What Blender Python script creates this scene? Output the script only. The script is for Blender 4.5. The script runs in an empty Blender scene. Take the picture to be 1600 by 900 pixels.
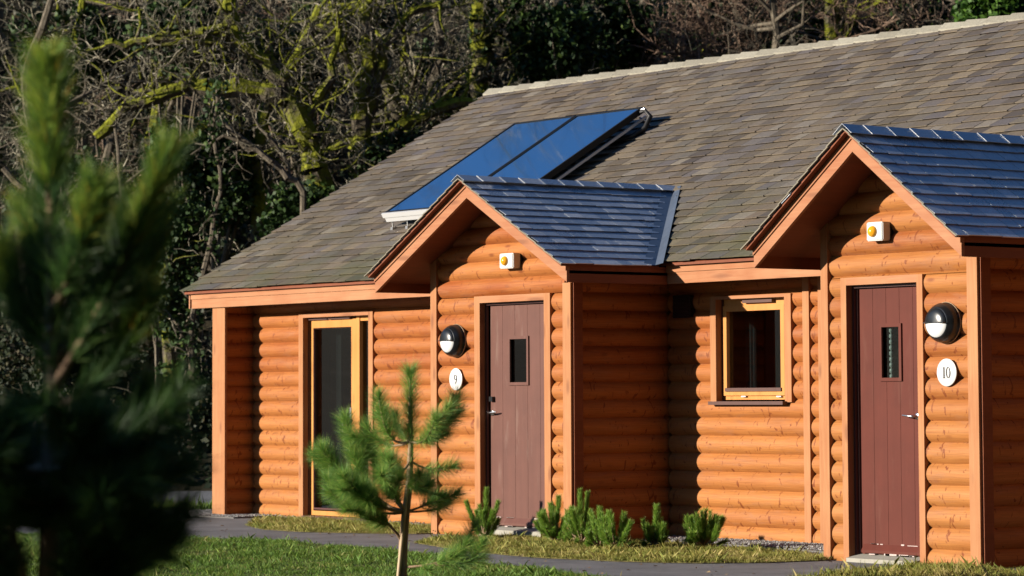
import bpy, math, random
import numpy as np
from mathutils import Vector
from mathutils.geometry import tessellate_polygon
R = math.radians
SC = bpy.context.scene
COL = SC.collection

# ------------------------------------------------------------------ camera, sky, sun, exposure
CAM = np.array([27.65226, -17.09543, 1.29570])
FW = np.array([-0.80327788, 0.59196874, 0.06570892])
RT = np.array([0.59300971, 0.80518308, -0.00443833])
UP = np.array([0.05553507, -0.03540082, 0.99782896])
FPX, PPX, PPY = 4762.52, 795.794, 310.615
cd = bpy.data.cameras.new('camera'); co = bpy.data.objects.new('camera', cd); COL.objects.link(co)
from mathutils import Matrix
m = Matrix.Identity(4)
for i in range(3):
    m[i][0] = RT[i]; m[i][1] = UP[i]; m[i][2] = -FW[i]; m[i][3] = CAM[i]
co.matrix_world = m
cd.sensor_width = 36; cd.lens = FPX / 1600 * 36
cd.shift_x = (800 - PPX) / 1600; cd.shift_y = -(450 - PPY) / 1600
cd.clip_start = 0.5; cd.clip_end = 900
cd.dof.use_dof = True; cd.dof.focus_distance = 24.5; cd.dof.aperture_fstop = 3.8
SC.camera = co

SUN_AZ, SUN_EL = 19.5, 14.5
L = Vector((-math.sin(R(SUN_AZ)) * math.cos(R(SUN_EL)), -math.cos(R(SUN_AZ)) * math.cos(R(SUN_EL)), math.sin(R(SUN_EL))))
w = bpy.data.worlds.new('World'); SC.world = w; w.use_nodes = True
nt = w.node_tree; bg = nt.nodes['Background']
sky = nt.nodes.new('ShaderNodeTexSky'); sky.sky_type = 'NISHITA'; sky.sun_disc = False
sky.sun_elevation = R(SUN_EL); sky.sun_rotation = R(180 + SUN_AZ)
sky.air_density = 1.0; sky.dust_density = 0.0; sky.ozone_density = 6.0
nt.links.new(sky.outputs[0], bg.inputs[0]); bg.inputs[1].default_value = 0.068
sd = bpy.data.lights.new('sun', 'SUN'); sd.energy = 5.0; sd.angle = R(0.5); sd.color = (1.0, 0.90, 0.76)
so = bpy.data.objects.new('sun', sd); COL.objects.link(so); so.rotation_euler = (-L).to_track_quat('-Z', 'Y').to_euler(); so.location = (0, -20, 20)
SC.view_settings.view_transform = 'Standard'; SC.view_settings.look = 'None'
SC.view_settings.exposure = 1.14; SC.view_settings.gamma = 1
SC.render.engine = 'CYCLES'

# ------------------------------------------------------------------ helpers: measuring from the camera
GZ = 0.075
def ray(u, v): return FW + RT * ((u - PPX) / FPX) - UP * ((v - PPY) / FPX)
def onY(u, v, Y): d = ray(u, v); return CAM + d * ((Y - CAM[1]) / d[1])
def onX(u, v, X): d = ray(u, v); return CAM + d * ((X - CAM[0]) / d[0])
def onZ(u, v, Z=GZ): d = ray(u, v); return CAM + d * ((Z - CAM[2]) / d[2])
def atD(u, v, D): return CAM + ray(u, v) * D
def xY(u, Y, v=600): return float(onY(u, v, Y)[0])
def zY(u, v, Y): return float(onY(u, v, Y)[2])
def depth(p): return float((np.array(p) - CAM) @ FW)

# ------------------------------------------------------------------ helpers: objects
def wloc(o):
    v = Vector((0, 0, 0))
    while o is not None: v = v + o.location; o = o.parent
    return v
class MB:
    def __init__(s): s.v = []; s.f = []; s.sm = []
    def add(s, vs, fs, smooth=False):
        b = len(s.v); s.v.extend([tuple(map(float, p)) for p in vs])
        for f in fs: s.f.append(tuple(b + i for i in f)); s.sm.append(smooth)
    def box(s, x0, x1, y0, y1, z0, z1):
        s.add([(x0,y0,z0),(x1,y0,z0),(x1,y1,z0),(x0,y1,z0),(x0,y0,z1),(x1,y0,z1),(x1,y1,z1),(x0,y1,z1)],
              [(0,3,2,1),(4,5,6,7),(0,1,5,4),(1,2,6,5),(2,3,7,6),(3,0,4,7)])
    def prism(s, poly, d):            # poly: planar loop of 3-D points, d: extrusion vector
        n = len(poly); d = np.array(d, float); P = [np.array(p, float) for p in poly]
        nrm = np.zeros(3)
        for i in range(n): nrm += np.cross(P[i], P[(i+1) % n])
        if nrm @ d > 0: P = P[::-1]
        vs = P + [p + d for p in P]
        s.add(vs, [tuple(range(n)), tuple(range(2*n-1, n-1, -1))] + [(i, i+n, (i+1) % n + n, (i+1) % n) for i in range(n)])
    def tube(s, pts, rs, n=8, smooth=True, cap=True):
        P = [np.array(p, float) for p in pts]
        if not hasattr(rs, '__len__'): rs = [rs] * len(P)
        vs = []; ref = None
        for i, p in enumerate(P):
            t = P[min(i+1, len(P)-1)] - P[max(i-1, 0)]; t = t / (np.linalg.norm(t) + 1e-9)
            if ref is None: ref = np.cross(t, (0, 0, 1.0) if abs(t[2]) < .9 else (1.0, 0, 0))
            a = ref - t * (ref @ t); a /= np.linalg.norm(a) + 1e-9; ref = a; b = np.cross(t, a)
            for k in range(n):
                an = 2 * math.pi * k / n; vs.append(p + rs[i] * (a * math.cos(an) + b * math.sin(an)))
        fs = [(i*n+k, i*n+(k+1) % n, (i+1)*n+(k+1) % n, (i+1)*n+k) for i in range(len(P)-1) for k in range(n)]
        s.add(vs, fs, smooth)
        if cap: s.add(vs[:n], [tuple(range(n-1, -1, -1))]); s.add(vs[-n:], [tuple(range(n))])
    def lathe(s, c, ax, prof, n=32, smooth=True, a0=0.0, a1=2*math.pi, ups=(0,0,1)):
        # prof: (distance along ax, radius)
        ax = np.array(ax, float); ax /= np.linalg.norm(ax); u = np.cross(ups, ax); u /= np.linalg.norm(u); w_ = np.cross(ax, u); c = np.array(c, float)
        full = abs(a1 - a0 - 2*math.pi) < 1e-6; m_ = n if full else n + 1; vs = []
        for (h, r) in prof:
            for k in range(m_):
                an = a0 + (a1 - a0) * k / n; vs.append(c + ax*h + r*(u*math.cos(an) + w_*math.sin(an)))
        fs = [(i*m_+k, i*m_+(k+1) % m_, (i+1)*m_+(k+1) % m_, (i+1)*m_+k) for i in range(len(prof)-1) for k in range(n)]
        s.add(vs, fs, smooth)
    def build(s, name, mat, parent=None, label=None):
        me = bpy.data.meshes.new(name); o = bpy.data.objects.new(name, me); COL.objects.link(o)
        off = Vector((0, 0, 0))
        if parent is not None: off = wloc(parent); o.parent = parent
        me.from_pydata([(v[0]-off[0], v[1]-off[1], v[2]-off[2]) for v in s.v], [], s.f)
        if any(s.sm): me.polygons.foreach_set('use_smooth', s.sm)
        me.materials.append(mat); me.update()
        if label: o['label'] = label
        return o
def np_mesh(name, V, nper, mat, parent=None, smooth=False, local=False):
    """V: (N, nper, 3) array, each row one face (triangle or quad)"""
    N = V.shape[0]; me = bpy.data.meshes.new(name); P = V.reshape(-1, 3).astype(np.float32)
    if parent is not None and not local: P = P - np.array(wloc(parent), np.float32)
    me.vertices.add(N*nper); me.vertices.foreach_set('co', P.ravel())
    me.loops.add(N*nper); me.loops.foreach_set('vertex_index', np.arange(N*nper, dtype=np.int32))
    me.polygons.add(N); me.polygons.foreach_set('loop_start', np.arange(0, N*nper, nper, dtype=np.int32))
    me.update(calc_edges=True); me.materials.append(mat)
    o = bpy.data.objects.new(name, me); COL.objects.link(o)
    if parent is not None: o.parent = parent
    return o
def frusta(segs, n=3):
    """segs (N,8): p0 p1 r0 r1 -> quads (N*n,4,3)"""
    S = np.asarray(segs, float); p0 = S[:, 0:3]; p1 = S[:, 3:6]; t = p1 - p0; t /= np.linalg.norm(t, axis=1)[:, None] + 1e-9
    ref = np.where(np.abs(t[:, 2:3]) < .9, [[0, 0, 1.]], [[1., 0, 0]]); a = np.cross(t, ref); a /= np.linalg.norm(a, axis=1)[:, None]; b = np.cross(t, a)
    out = []
    for k in range(n):
        c0, s0 = math.cos(2*math.pi*k/n), math.sin(2*math.pi*k/n); c1, s1 = math.cos(2*math.pi*(k+1)/n), math.sin(2*math.pi*(k+1)/n)
        e0 = a*c0 + b*s0; e1 = a*c1 + b*s1
        out.append(np.stack([p0 + e0*S[:, 6:7], p0 + e1*S[:, 6:7], p1 + e1*S[:, 7:8], p1 + e0*S[:, 7:8]], 1))
    return np.concatenate(out)
def empty(name, loc):
    o = bpy.data.objects.new(name, None); COL.objects.link(o); o.location = [float(c) for c in loc]; o.empty_display_size = .2; return o
def tag(o, label=None, cat=None, group=None, kind=None):
    if label: o['label'] = label
    if cat: o['category'] = cat
    if group: o['group'] = group
    if kind: o['kind'] = kind
    return o
def copy_tree(o, parent=None):
    c = o.copy(); COL.objects.link(c); c.parent = parent
    for ch in list(o.children): copy_tree(ch, c)
    return c

# ------------------------------------------------------------------ materials
class N:
    def __init__(s, name):
        s.m = bpy.data.materials.new(name); s.m.use_nodes = True; s.t = s.m.node_tree; s.b = s.t.nodes['Principled BSDF']
    def n(s, ty, **kw):
        x = s.t.nodes.new(ty)
        for k, v in kw.items():
            if hasattr(x, k): setattr(x, k, v)
            else: x.inputs[k.replace('_', ' ')].default_value = v
        return x
    def l(s, a, b): s.t.links.new(a, b)
    def coord(s, scale=(1, 1, 1), out='Object'):
        g = s.n('ShaderNodeNewGeometry') if out == 'Position' else s.n('ShaderNodeTexCoord'); mp = s.n('ShaderNodeMapping'); mp.inputs['Scale'].default_value = scale
        s.l(g.outputs[out], mp.inputs[0]); return mp.outputs[0]
    def noise(s, vec, scale, detail=4, rough=.6, dist=0):
        x = s.n('ShaderNodeTexNoise'); x.inputs['Scale'].default_value = scale; x.inputs['Detail'].default_value = detail
        x.inputs['Roughness'].default_value = rough; x.inputs['Distortion'].default_value = dist
        if vec is not None: s.l(vec, x.inputs['Vector'])
        return x.outputs['Fac']
    def ramp(s, fac, stops, interp='LINEAR'):
        x = s.n('ShaderNodeValToRGB'); x.color_ramp.interpolation = interp; e = x.color_ramp.elements
        while len(e) < len(stops): e.new(.5)
        for i, (p, c) in enumerate(stops):
            e[i].position = p; e[i].color = (c[0], c[1], c[2], 1) if hasattr(c, '__len__') else (c, c, c, 1)
        s.l(fac, x.inputs[0]); return x.outputs[0]
    def mix(s, f, a, b, mode='MIX'):
        x = s.n('ShaderNodeMix'); x.data_type = 'RGBA'; x.blend_type = mode
        for i, q in ((0, f), (6, a), (7, b)):
            if hasattr(q, 'is_linked'): s.l(q, x.inputs[i])
            elif i == 0: x.inputs[0].default_value = q
            else: x.inputs[i].default_value = (q[0], q[1], q[2], 1)
        return x.outputs[2]
    def math(s, op, a, b=None, c=None):
        x = s.n('ShaderNodeMath'); x.operation = op
        for i, q in enumerate((a, b, c)):
            if q is None: continue
            if hasattr(q, 'is_linked'): s.l(q, x.inputs[i])
            else: x.inputs[i].default_value = q
        return x.outputs[0]
    def bump(s, h, strength=.3, dist=.01):
        x = s.n('ShaderNodeBump'); x.inputs['Strength'].default_value = strength; x.inputs['Distance'].default_value = dist
        s.l(h, x.inputs['Height']); s.l(x.outputs[0], s.b.inputs['Normal'])
    def done(s, col=None, rough=.7, spec=.3, metal=0, k=.71):
        if col is not None and k != 1:
            col = s.mix(1.0, col, (k, k, k), 'MULTIPLY') if hasattr(col, 'is_linked') else [q*k for q in col]
        if col is not None:
            if hasattr(col, 'is_linked'): s.l(col, s.b.inputs['Base Color'])
            else: s.b.inputs['Base Color'].default_value = (col[0], col[1], col[2], 1)
        if hasattr(rough, 'is_linked'): s.l(rough, s.b.inputs['Roughness'])
        else: s.b.inputs['Roughness'].default_value = rough
        s.b.inputs['Specular IOR Level'].default_value = spec; s.b.inputs['Metallic'].default_value = metal
        return s.m
PITCH = 0.155
def log_mat(name, axis, z0, base=((.30,.074,.013),(.43,.158,.038)), dark=(.20,.05,.012)):
    """stained softwood half logs; axis = direction the logs run in"""
    s = N(name); g = s.n('ShaderNodeNewGeometry'); sx = s.n('ShaderNodeSeparateXYZ'); s.l(g.outputs['Position'], sx.inputs[0])
    idx = s.math('FLOOR', s.math('DIVIDE', s.math('SUBTRACT', sx.outputs[2], z0), PITCH))
    run = sx.outputs[0] if axis == 'x' else sx.outputs[1]
    cx = s.n('ShaderNodeCombineXYZ'); s.l(s.math('MULTIPLY_ADD', idx, 7.31, run), cx.inputs[0]); s.l(sx.outputs[2], cx.inputs[1]); s.l(idx, cx.inputs[2])
    mp = s.n('ShaderNodeMapping'); s.l(cx.outputs[0], mp.inputs[0]); mp.inputs['Scale'].default_value = (1.2, 22, 1)
    grain = s.noise(mp.outputs[0], 2.2, 5, .65, .6)
    wn = s.n('ShaderNodeTexWhiteNoise'); wn.noise_dimensions = '1D'; s.l(idx, wn.inputs['W'])
    mpb = s.n('ShaderNodeMapping'); s.l(cx.outputs[0], mpb.inputs[0]); mpb.inputs['Scale'].default_value = (1.0, 3.5, 1)
    blot = s.noise(mpb.outputs[0], 1.6, 3, .5)
    f = s.math('ADD', s.math('MULTIPLY', grain, .45), s.math('ADD', s.math('MULTIPLY', blot, .75), s.math('MULTIPLY', wn.outputs['Value'], .30)))
    c = s.ramp(f, [(.50, base[0]), (.68, ((base[0][0]+base[1][0])/2, (base[0][1]+base[1][1])/2, (base[0][2]+base[1][2])/2)), (.92, base[1])])
    # knots
    vo = s.n('ShaderNodeTexVoronoi'); mk = s.n('ShaderNodeMapping'); s.l(cx.outputs[0], mk.inputs[0]); mk.inputs['Scale'].default_value = (3.1, 8.5, 1)
    s.l(mk.outputs[0], vo.inputs['Vector']); vo.inputs['Scale'].default_value = 1.0
    kn = s.ramp(vo.outputs['Distance'], [(.06, 1), (.17, 0)])
    c = s.mix(s.math('MULTIPLY', kn, .75), c, dark)
    low = s.ramp(s.math('ADD', s.math('DIVIDE', sx.outputs[2], 3.2), s.math('MULTIPLY', s.math('SUBTRACT', blot, .5), .5)), [(.10, .42), (.42, .15), (.72, 0)]); c = s.mix(low, c, (.48, .215, .06))   # sun-bleached lower courses, richer stain under the eaves
    wv = s.n('ShaderNodeMapping'); s.l(cx.outputs[0], wv.inputs[0]); wv.inputs['Scale'].default_value = (.9, 5, 1); wv.inputs['Location'].default_value = (4, 2, 9)
    wt = s.ramp(s.noise(wv.outputs[0], 2.6, 5, .7, .5), [(.52, 0), (.70, .42)]); c = s.mix(wt, c, (.33, .155, .085))
    st_ = s.n('ShaderNodeMapping'); s.l(cx.outputs[0], st_.inputs[0]); st_.inputs['Scale'].default_value = (1.5, 60, 1)
    c = s.mix(.5, c, s.ramp(s.noise(st_.outputs[0], 2.5, 3, .6, .3), [(.3, (.62, .55, .5)), (.65, (1.2, 1.2, 1.2))]), 'MULTIPLY')
    # short dark checks running across and along the log
    mc = s.n('ShaderNodeMapping'); s.l(cx.outputs[0], mc.inputs[0]); mc.inputs['Scale'].default_value = (16, 7, 1); mc.inputs['Rotation'].default_value = (0, 0, .35)
    ch = s.noise(mc.outputs[0], 1.4, 2, .5, 1.2)
    ck = s.ramp(ch, [(.325, 1), (.36, 0)])
    c = s.mix(s.math('MULTIPLY', ck, .9), c, dark)
    s.bump(s.math('SUBTRACT', grain, s.math('MULTIPLY', ck, .9)), .35, .006)
    return s.done(c, .62, .25)
def board_mat(name, c0, c1, axis='z', dark=(.16,.05,.02), rough=.65, scale=1.0):
    s = N(name); sc = {'x': (1.3, 26, 26), 'y': (26, 1.3, 26), 'z': (26, 26, 1.3)}[axis]
    v = s.coord(tuple(q*scale for q in sc), 'Position')
    g = s.noise(v, 1.4, 5, .65, .8); vb = s.coord((1, 1, 1), 'Position'); b = s.noise(vb, 2.3, 3)
    f = s.math('ADD', s.math('MULTIPLY', g, .6), s.math('MULTIPLY', b, .5))
    c = s.ramp(f, [(.38, c0), (.72, c1)])
    sk = {'x': (1.4, 8, 8), 'y': (8, 1.4, 8), 'z': (8, 8, 2.6)}[axis]
    vo = s.n('ShaderNodeTexVoronoi'); s.l(s.coord(sk, 'Position'), vo.inputs['Vector']); vo.inputs['Scale'].default_value = 1
    kn = s.ramp(vo.outputs['Distance'], [(.10, 1), (.24, 0)])
    c = s.mix(s.math('MULTIPLY', kn, .55), c, dark)
    s.bump(g, .25, .004); return s.done(c, rough, .25)
M = {}
M['log'] = log_mat('stained_logs', 'x', 2.0618)
M['log9'] = log_mat('stained_logs_porch_nine', 'x', 2.0661)
M['log10'] = log_mat('stained_logs_porch_ten', 'x', 1.7467, ((.285,.078,.015),(.41,.162,.042)))
M['logs'] = log_mat('stained_side_logs', 'y', 2.0661)
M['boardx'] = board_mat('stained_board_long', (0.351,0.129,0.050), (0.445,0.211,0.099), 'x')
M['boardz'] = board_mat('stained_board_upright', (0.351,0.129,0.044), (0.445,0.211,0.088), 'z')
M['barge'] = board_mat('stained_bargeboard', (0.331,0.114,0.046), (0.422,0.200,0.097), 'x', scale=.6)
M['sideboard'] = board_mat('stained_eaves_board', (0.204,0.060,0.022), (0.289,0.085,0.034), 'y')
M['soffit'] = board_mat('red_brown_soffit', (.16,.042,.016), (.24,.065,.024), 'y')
M['oak'] = board_mat('honey_window_timber', (.54,.215,.048), (.63,.29,.08), 'z', (.36,.16,.04), .45, .5)
def paint(name, c, rough=.5, wear=None, spec=.4):
    s = N(name); n1 = s.noise(s.coord((1, 1, 1), 'Position'), 3, 4); n2 = s.noise(s.coord((18, 18, 1.2), 'Position'), 1, 4)
    f = s.math('ADD', s.math('MULTIPLY', n1, .6), s.math('MULTIPLY', n2, .4))
    cc = s.ramp(f, [(.3, [q*.82 for q in c]), (.7, [min(1, q*1.15) for q in c])])
    if wear: cc = s.mix(s.ramp(s.noise(s.coord((9, 9, 1.5), 'Position'), 1.5, 5), [(.58, 0), (.72, .6)]), cc, wear)
    s.bump(n2, .08, .003); return s.done(cc, rough, spec)
M['door'] = paint('faded_plum_paint', (.130,.052,.038), .5, (.20,.12,.095), .25)
M['door10'] = paint('red_brown_paint', (.105,.023,.014), .6, (.13,.042,.028), .15)
M['doorframe'] = paint('dark_plum_frame', (0.096,0.035,0.029), .4)
M['sill'] = paint('brown_aluminium', (0.102,0.048,0.038), .4)
M['chip'] = paint('chipped_white_primer', (0.496,0.400,0.368), .7)
M['concrete'] = paint('pale_concrete', (0.336,0.320,0.272), .9, (0.160,0.168,0.104))
M['black'] = paint('black_enamel', (.012,.014,.016), .28, None, .5)
M['white'] = N('white_plastic').done((.66, .66, .65), .35, .4)
M['opal'] = N('opal_diffuser').done((.72, .74, .75), .2, .5)
M['steel'] = N('brushed_steel').done((.62, .61, .6), .28, .5, 1, 1)
M['alum'] = N('pale_aluminium').done((.74, .75, .76), .4, .5, .35)
M['rubber'] = N('black_rubber').done((.014, .014, .015), .5, .3)
M['digit'] = N('grey_numeral').done((.045, .045, .048), .5, .3)
M['amber'] = N('amber_lens').done((.95, .42, .02), .18, .6)
M['lead'] = paint('lead_sheet', (.10, .125, .17), .33, (.16,.18,.22), .6)
M['curtain'] = N('grey_curtain').done((.045, .045, .05), .9, .1)
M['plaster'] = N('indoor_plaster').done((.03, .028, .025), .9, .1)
M['cane'] = board_mat('bamboo_cane', (.50,.36,.22), (.66,.50,.34), 'z', (.3,.2,.1))
def slate(name, stops, rough, moss=0, spec=.5, kk=.71):
    s = N(name); g = s.n('ShaderNodeNewGeometry'); rnd = g.outputs['Random Per Island']
    c = s.ramp(rnd, stops)
    gr = s.noise(s.coord((7, 7, 7), 'Position'), 6, 6, .7, 1.5); c = s.mix(.55, c, s.ramp(gr, [(.3, (.35,.35,.35)), (.7, (1.5,1.5,1.5))]), 'MULTIPLY')
    if moss:
        mn = s.noise(s.coord((1, 1, 1), 'Position'), 1.1, 5, .6); sx = s.n('ShaderNodeSeparateXYZ'); s.l(g.outputs['Position'], sx.inputs[0])
        low = s.ramp(s.math('DIVIDE', s.math('SUBTRACT', sx.outputs[2], 2.4), 2.4), [(.0, .9), (.35, .12), (1, 0.0)])
        c = s.mix(s.math('MULTIPLY', low, s.ramp(mn, [(.42, 0), (.62, moss)])), c, (.085, .095, .035))
    s.bump(gr, .5, .004)
    r = s.ramp(s.math('ADD', s.math('MULTIPLY', gr, .5), s.math('MULTIPLY', rnd, .5)), [(.2, rough-.1), (.8, rough+.15)])
    return s.done(c, r, spec, k=kk)
M['slate'] = slate('weathered_brown_slate', [(0, (0.087,0.070,0.057)), (.2, (0.141,0.114,0.084)), (.4, (0.174,0.134,0.094)), (.6, (0.134,0.118,0.101)), (.78, (0.208,0.165,0.114)), (.92, (0.114,0.101,0.104)), (1, (0.242,0.208,0.162))], .62, .8, .35)
M['skyslate'] = bsl = slate('sky_tinted_slate', [(0, (.15,.175,.22)), (.35, (.20,.23,.28)), (.7, (.27,.30,.35)), (1, (.42,.44,.47))], .34, 0, 1.0, 1.0)  # same slate as the main roof, with reflected sky blue put into its colour
bsl.node_tree.nodes['Principled BSDF'].inputs['IOR'].default_value = 1.9
M['verge'] = slate('slate_edges', [(0, (0.170,0.150,0.102)), (1, (0.258,0.231,0.170))], .7)
M['ridge'] = slate('cream_ridge_tile', [(0, (0.272,0.250,0.196)), (1, (0.359,0.337,0.272))], .75, 0, .2)
s = N('solar_glass'); s.b.inputs['Coat Weight'].default_value = 1; s.b.inputs['Coat Roughness'].default_value = .02
M['solar'] = s.done((.42, .80, 1.0), .06, .9, 1, 1); s.b.inputs['IOR'].default_value = 1.9
# window glass: thin pane, part mirror part clear
s = N('window_glass'); tr = s.n('ShaderNodeBsdfTransparent'); gl = s.n('ShaderNodeBsdfGlossy'); gl.inputs['Roughness'].default_value = .015; mx = s.n('ShaderNodeMixShader'); fr = s.n('ShaderNodeFresnel'); fr.inputs[0].default_value = 2.4
tr.inputs[0].default_value = (.66, .72, .70, 1)
gg = s.n('ShaderNodeNewGeometry'); s.l(s.math('MULTIPLY', fr.outputs[0], s.math('SUBTRACT', 1.0, gg.outputs['Backfacing'])), mx.inputs[0]); s.l(tr.outputs[0], mx.inputs[1]); s.l(gl.outputs[0], mx.inputs[2]); s.l(mx.outputs[0], s.t.nodes['Material Output'].inputs[0]); M['glass'] = s.m
# ground
def ground(name, c0, c1, sc=4, rough=.95, bs=.5, fine=60):
    s = N(name); p = s.coord((1, 1, 1), 'Position'); a = s.noise(p, sc, 6, .65); b = s.noise(p, fine, 3, .7)
    c = s.ramp(s.math('ADD', s.math('MULTIPLY', a, .6), s.math('MULTIPLY', b, .4)), [(.35, c0), (.65, c1)]); s.bump(b, bs, .01); return s.done(c, rough, .2)
M['asphalt'] = ground('worn_asphalt', (.14,.145,.15), (.29,.295,.30), 2.2, .7, .6, 120)
M['soil'] = ground('turf_soil', (.07,.075,.025), (.13,.13,.05), 3)
M['bedsoil'] = ground('bed_soil', (.12,.10,.045), (.22,.19,.075), 4)
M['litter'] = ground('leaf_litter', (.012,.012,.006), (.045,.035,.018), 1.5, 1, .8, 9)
M['gravelbase'] = ground('gravel_bed', (.10,.095,.09), (.22,.21,.20), 30, .9, .8, 90)
def island(name, stops, rough=.7, spec=.3, trans=0.0, patch=0.0, k=.71):
    s = N(name); g = s.n('ShaderNodeNewGeometry'); fac = g.outputs['Random Per Island']
    if patch: fac = s.math('ADD', s.math('MULTIPLY', fac, 1 - patch*.5), s.math('MULTIPLY', s.math('SUBTRACT', s.noise(s.coord((1, 1, 1), 'Position'), 1.7, 4, .65), .5), patch*3.2)); fac = s.math('ADD', fac, patch*.25)
    c = s.ramp(fac, stops)
    if trans:
        s.done(c, rough, spec, k=k); td = s.n('ShaderNodeBsdfTranslucent'); s.l(s.mix(1.0, c, (k, k, k), 'MULTIPLY'), td.inputs[0]); mx = s.n('ShaderNodeMixShader'); mx.inputs[0].default_value = trans
        s.l(s.b.outputs[0], mx.inputs[1]); s.l(td.outputs[0], mx.inputs[2]); s.l(mx.outputs[0], s.t.nodes['Material Output'].inputs[0]); return s.m
    return s.done(c, rough, spec)
M['pebble'] = island('grey_pebbles', [(0, (.10,.10,.105)), (.5, (.24,.235,.23)), (1, (.46,.45,.43))])
M['grass'] = island('lawn_grass', [(0, (.07,.16,.015)), (.45, (.12,.24,.025)), (.8, (.20,.29,.04)), (.93, (.34,.33,.09)), (1, (.45,.38,.17))], .6, .3, .25, .35)
M['drygrass'] = island('straw_grass', [(0, (.14,.19,.025)), (.35, (.25,.27,.045)), (.7, (.38,.33,.08)), (1, (.52,.42,.17))], .65, .3, .25, .6)
M['needle'] = island('pine_needles', [(0, (.06,.14,.03)), (.5, (.12,.26,.045)), (.9, (.27,.38,.07)), (1, (.46,.40,.13))], .5, .4, .3, k=1.15)
M['needleb'] = island('blue_green_needles', [(0, (0.024,0.072,0.024)), (.5, (0.056,0.136,0.032)), (1, (0.112,0.200,0.040))], .5, .35, .3)
M['needlet'] = island('yellow_green_needles', [(0, (.08,.16,.02)), (.6, (.18,.28,.035)), (.9, (.30,.33,.05)), (1, (.45,.24,.03))], .5, .4, .35, k=1.2)  # brighter needle copy, sunlight on the upper crown put into the colour
M['dwarf'] = island('mountain_pine_needles', [(0, (.07,.16,.02)), (.5, (.15,.28,.035)), (1, (.30,.40,.06))], .5, .4, .3, k=1.0)
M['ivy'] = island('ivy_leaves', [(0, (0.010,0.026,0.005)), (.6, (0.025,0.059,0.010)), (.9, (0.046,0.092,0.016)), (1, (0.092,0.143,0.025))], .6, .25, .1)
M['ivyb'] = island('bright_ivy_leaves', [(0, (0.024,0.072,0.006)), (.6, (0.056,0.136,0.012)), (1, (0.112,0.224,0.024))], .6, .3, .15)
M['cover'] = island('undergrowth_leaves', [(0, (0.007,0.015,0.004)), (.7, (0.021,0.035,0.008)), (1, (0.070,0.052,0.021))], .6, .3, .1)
M['leaf'] = island('dead_leaves', [(0, (.10,.05,.02)), (.6, (.26,.15,.06)), (1, (.42,.30,.15))], .8)
M['twig'] = island('pale_twigs', [(0, (0.065,0.055,0.039)), (.55, (0.170,0.151,0.104)), (.85, (0.287,0.255,0.183)), (1, (0.548,0.496,0.378))], .8)
M['redtwig'] = island('reddish_twigs', [(0, (0.112,0.066,0.043)), (.5, (0.235,0.150,0.104)), (1, (0.356,0.254,0.179))], .8)
M['darktwig'] = island('dark_twigs', [(0, (0.026,0.022,0.017)), (1, (0.090,0.079,0.056))], .85)
s = N('mossy_bark'); p = s.coord((1, 1, 1), 'Position'); g = s.n('ShaderNodeNewGeometry'); sx = s.n('ShaderNodeSeparateXYZ'); s.l(g.outputs['Normal'], sx.inputs[0])
mn = s.noise(p, 1.7, 5, .6); bk = s.noise(s.coord((9, 9, 3), 'Position'), 2.5, 5, .7)
bark = s.ramp(bk, [(.3, (.05,.042,.03)), (.55, (.13,.11,.08)), (.8, (.24,.21,.16))]); mossc = s.ramp(s.noise(p, 12, 4), [(.3, (.08,.095,.009)), (.7, (.29,.30,.03))])
f = s.math('ADD', s.math('MULTIPLY', sx.outputs[2], .22), mn)
c = s.mix(s.ramp(f, [(.40, 0), (.50, 1)]), bark, mossc); s.bump(s.noise(p, 30, 4), .9, .03); M['moss'] = s.done(c, .95, .1)
s = N('grey_bark'); bk = s.noise(s.coord((9, 9, 3), 'Position'), 2.5, 5, .7); c = s.ramp(bk, [(.3, (.06,.05,.04)), (.55, (.16,.135,.10)), (.8, (.30,.27,.21))]); s.bump(bk, .6, .02); M['bark'] = s.done(c, .95, .1)
M['pinebark'] = board_mat('pine_bark', (.20,.12,.07), (.46,.33,.22), 'z', (.1,.06,.03), .9)

# ------------------------------------------------------------------ ground and hillside
FOOT = 41.5
def hz(D, s_=0): return GZ + max(0.0, D - FOOT) * .55
rn = random.Random(5)
gm = MB(); NX, NY = 60, 60
# one sheet: fine fan in front of the wood, reaching the horizon on all sides
ds = [-260, -120, -70, -50, -36, -28, -22, -17, -13, -10, -7, -4, 0, 6, 12, 18, 24, 34, 38, 40, 41.5, 43, 45, 48, 52, 56, 61, 67, 74, 82, 95, 120, 180, 260, 400]
ls = [-400, -240, -140, -80, -50, -36, -26, -20, -16, -12, -9, -6, -3, 0, 3, 6, 9, 12, 16, 20, 23, 26, 30, 36, 42, 50, 60, 80, 110, 140, 240, 400]
FH = np.array([FW[0], FW[1]]) / np.hypot(FW[0], FW[1]); RH = np.array([-FH[1], FH[0]]) * -1
vs = []
for D in ds:
    for l_ in ls:
        p = CAM[:2] + FH * D + RH * l_
        h = (GZ - .03) + min(40, max(0.0, D - FOOT) * .55) + (rn.uniform(-.5, .5) if D > 47 else 0)
        rr0 = math.hypot(p[0] - 10, p[1] + 2); ph = math.degrees(math.atan2(p[1] + 2, p[0] - 10))   # unseen slope added right of and behind the camera to block sky light
        fld = min(1, max(0, (ph + 180 if ph < 0 else -1) / 8)) * min(1, max(0, (62 - (ph + 180)) / 14)) if ph < 0 else 0
        h = max(h, (GZ - .03) + fld * min(14, max(0.0, rr0 - 48) * .16)) if D > -400 else h
        side = min(1, max(0, (ph + 78) / 12)) * min(1, max(0, (95 - ph) / 20))
        h = max(h, (GZ - .03) + side * min(60, max(0.0, rr0 - 31) * 1.1))
        vs.append((p[0], p[1], h))
nl = len(ls); fs = [(i*nl+j, i*nl+j+1, (i+1)*nl+j+1, (i+1)*nl+j) for i in range(len(ds)-1) for j in range(nl-1)]
iF = ds.index(40)
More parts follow.
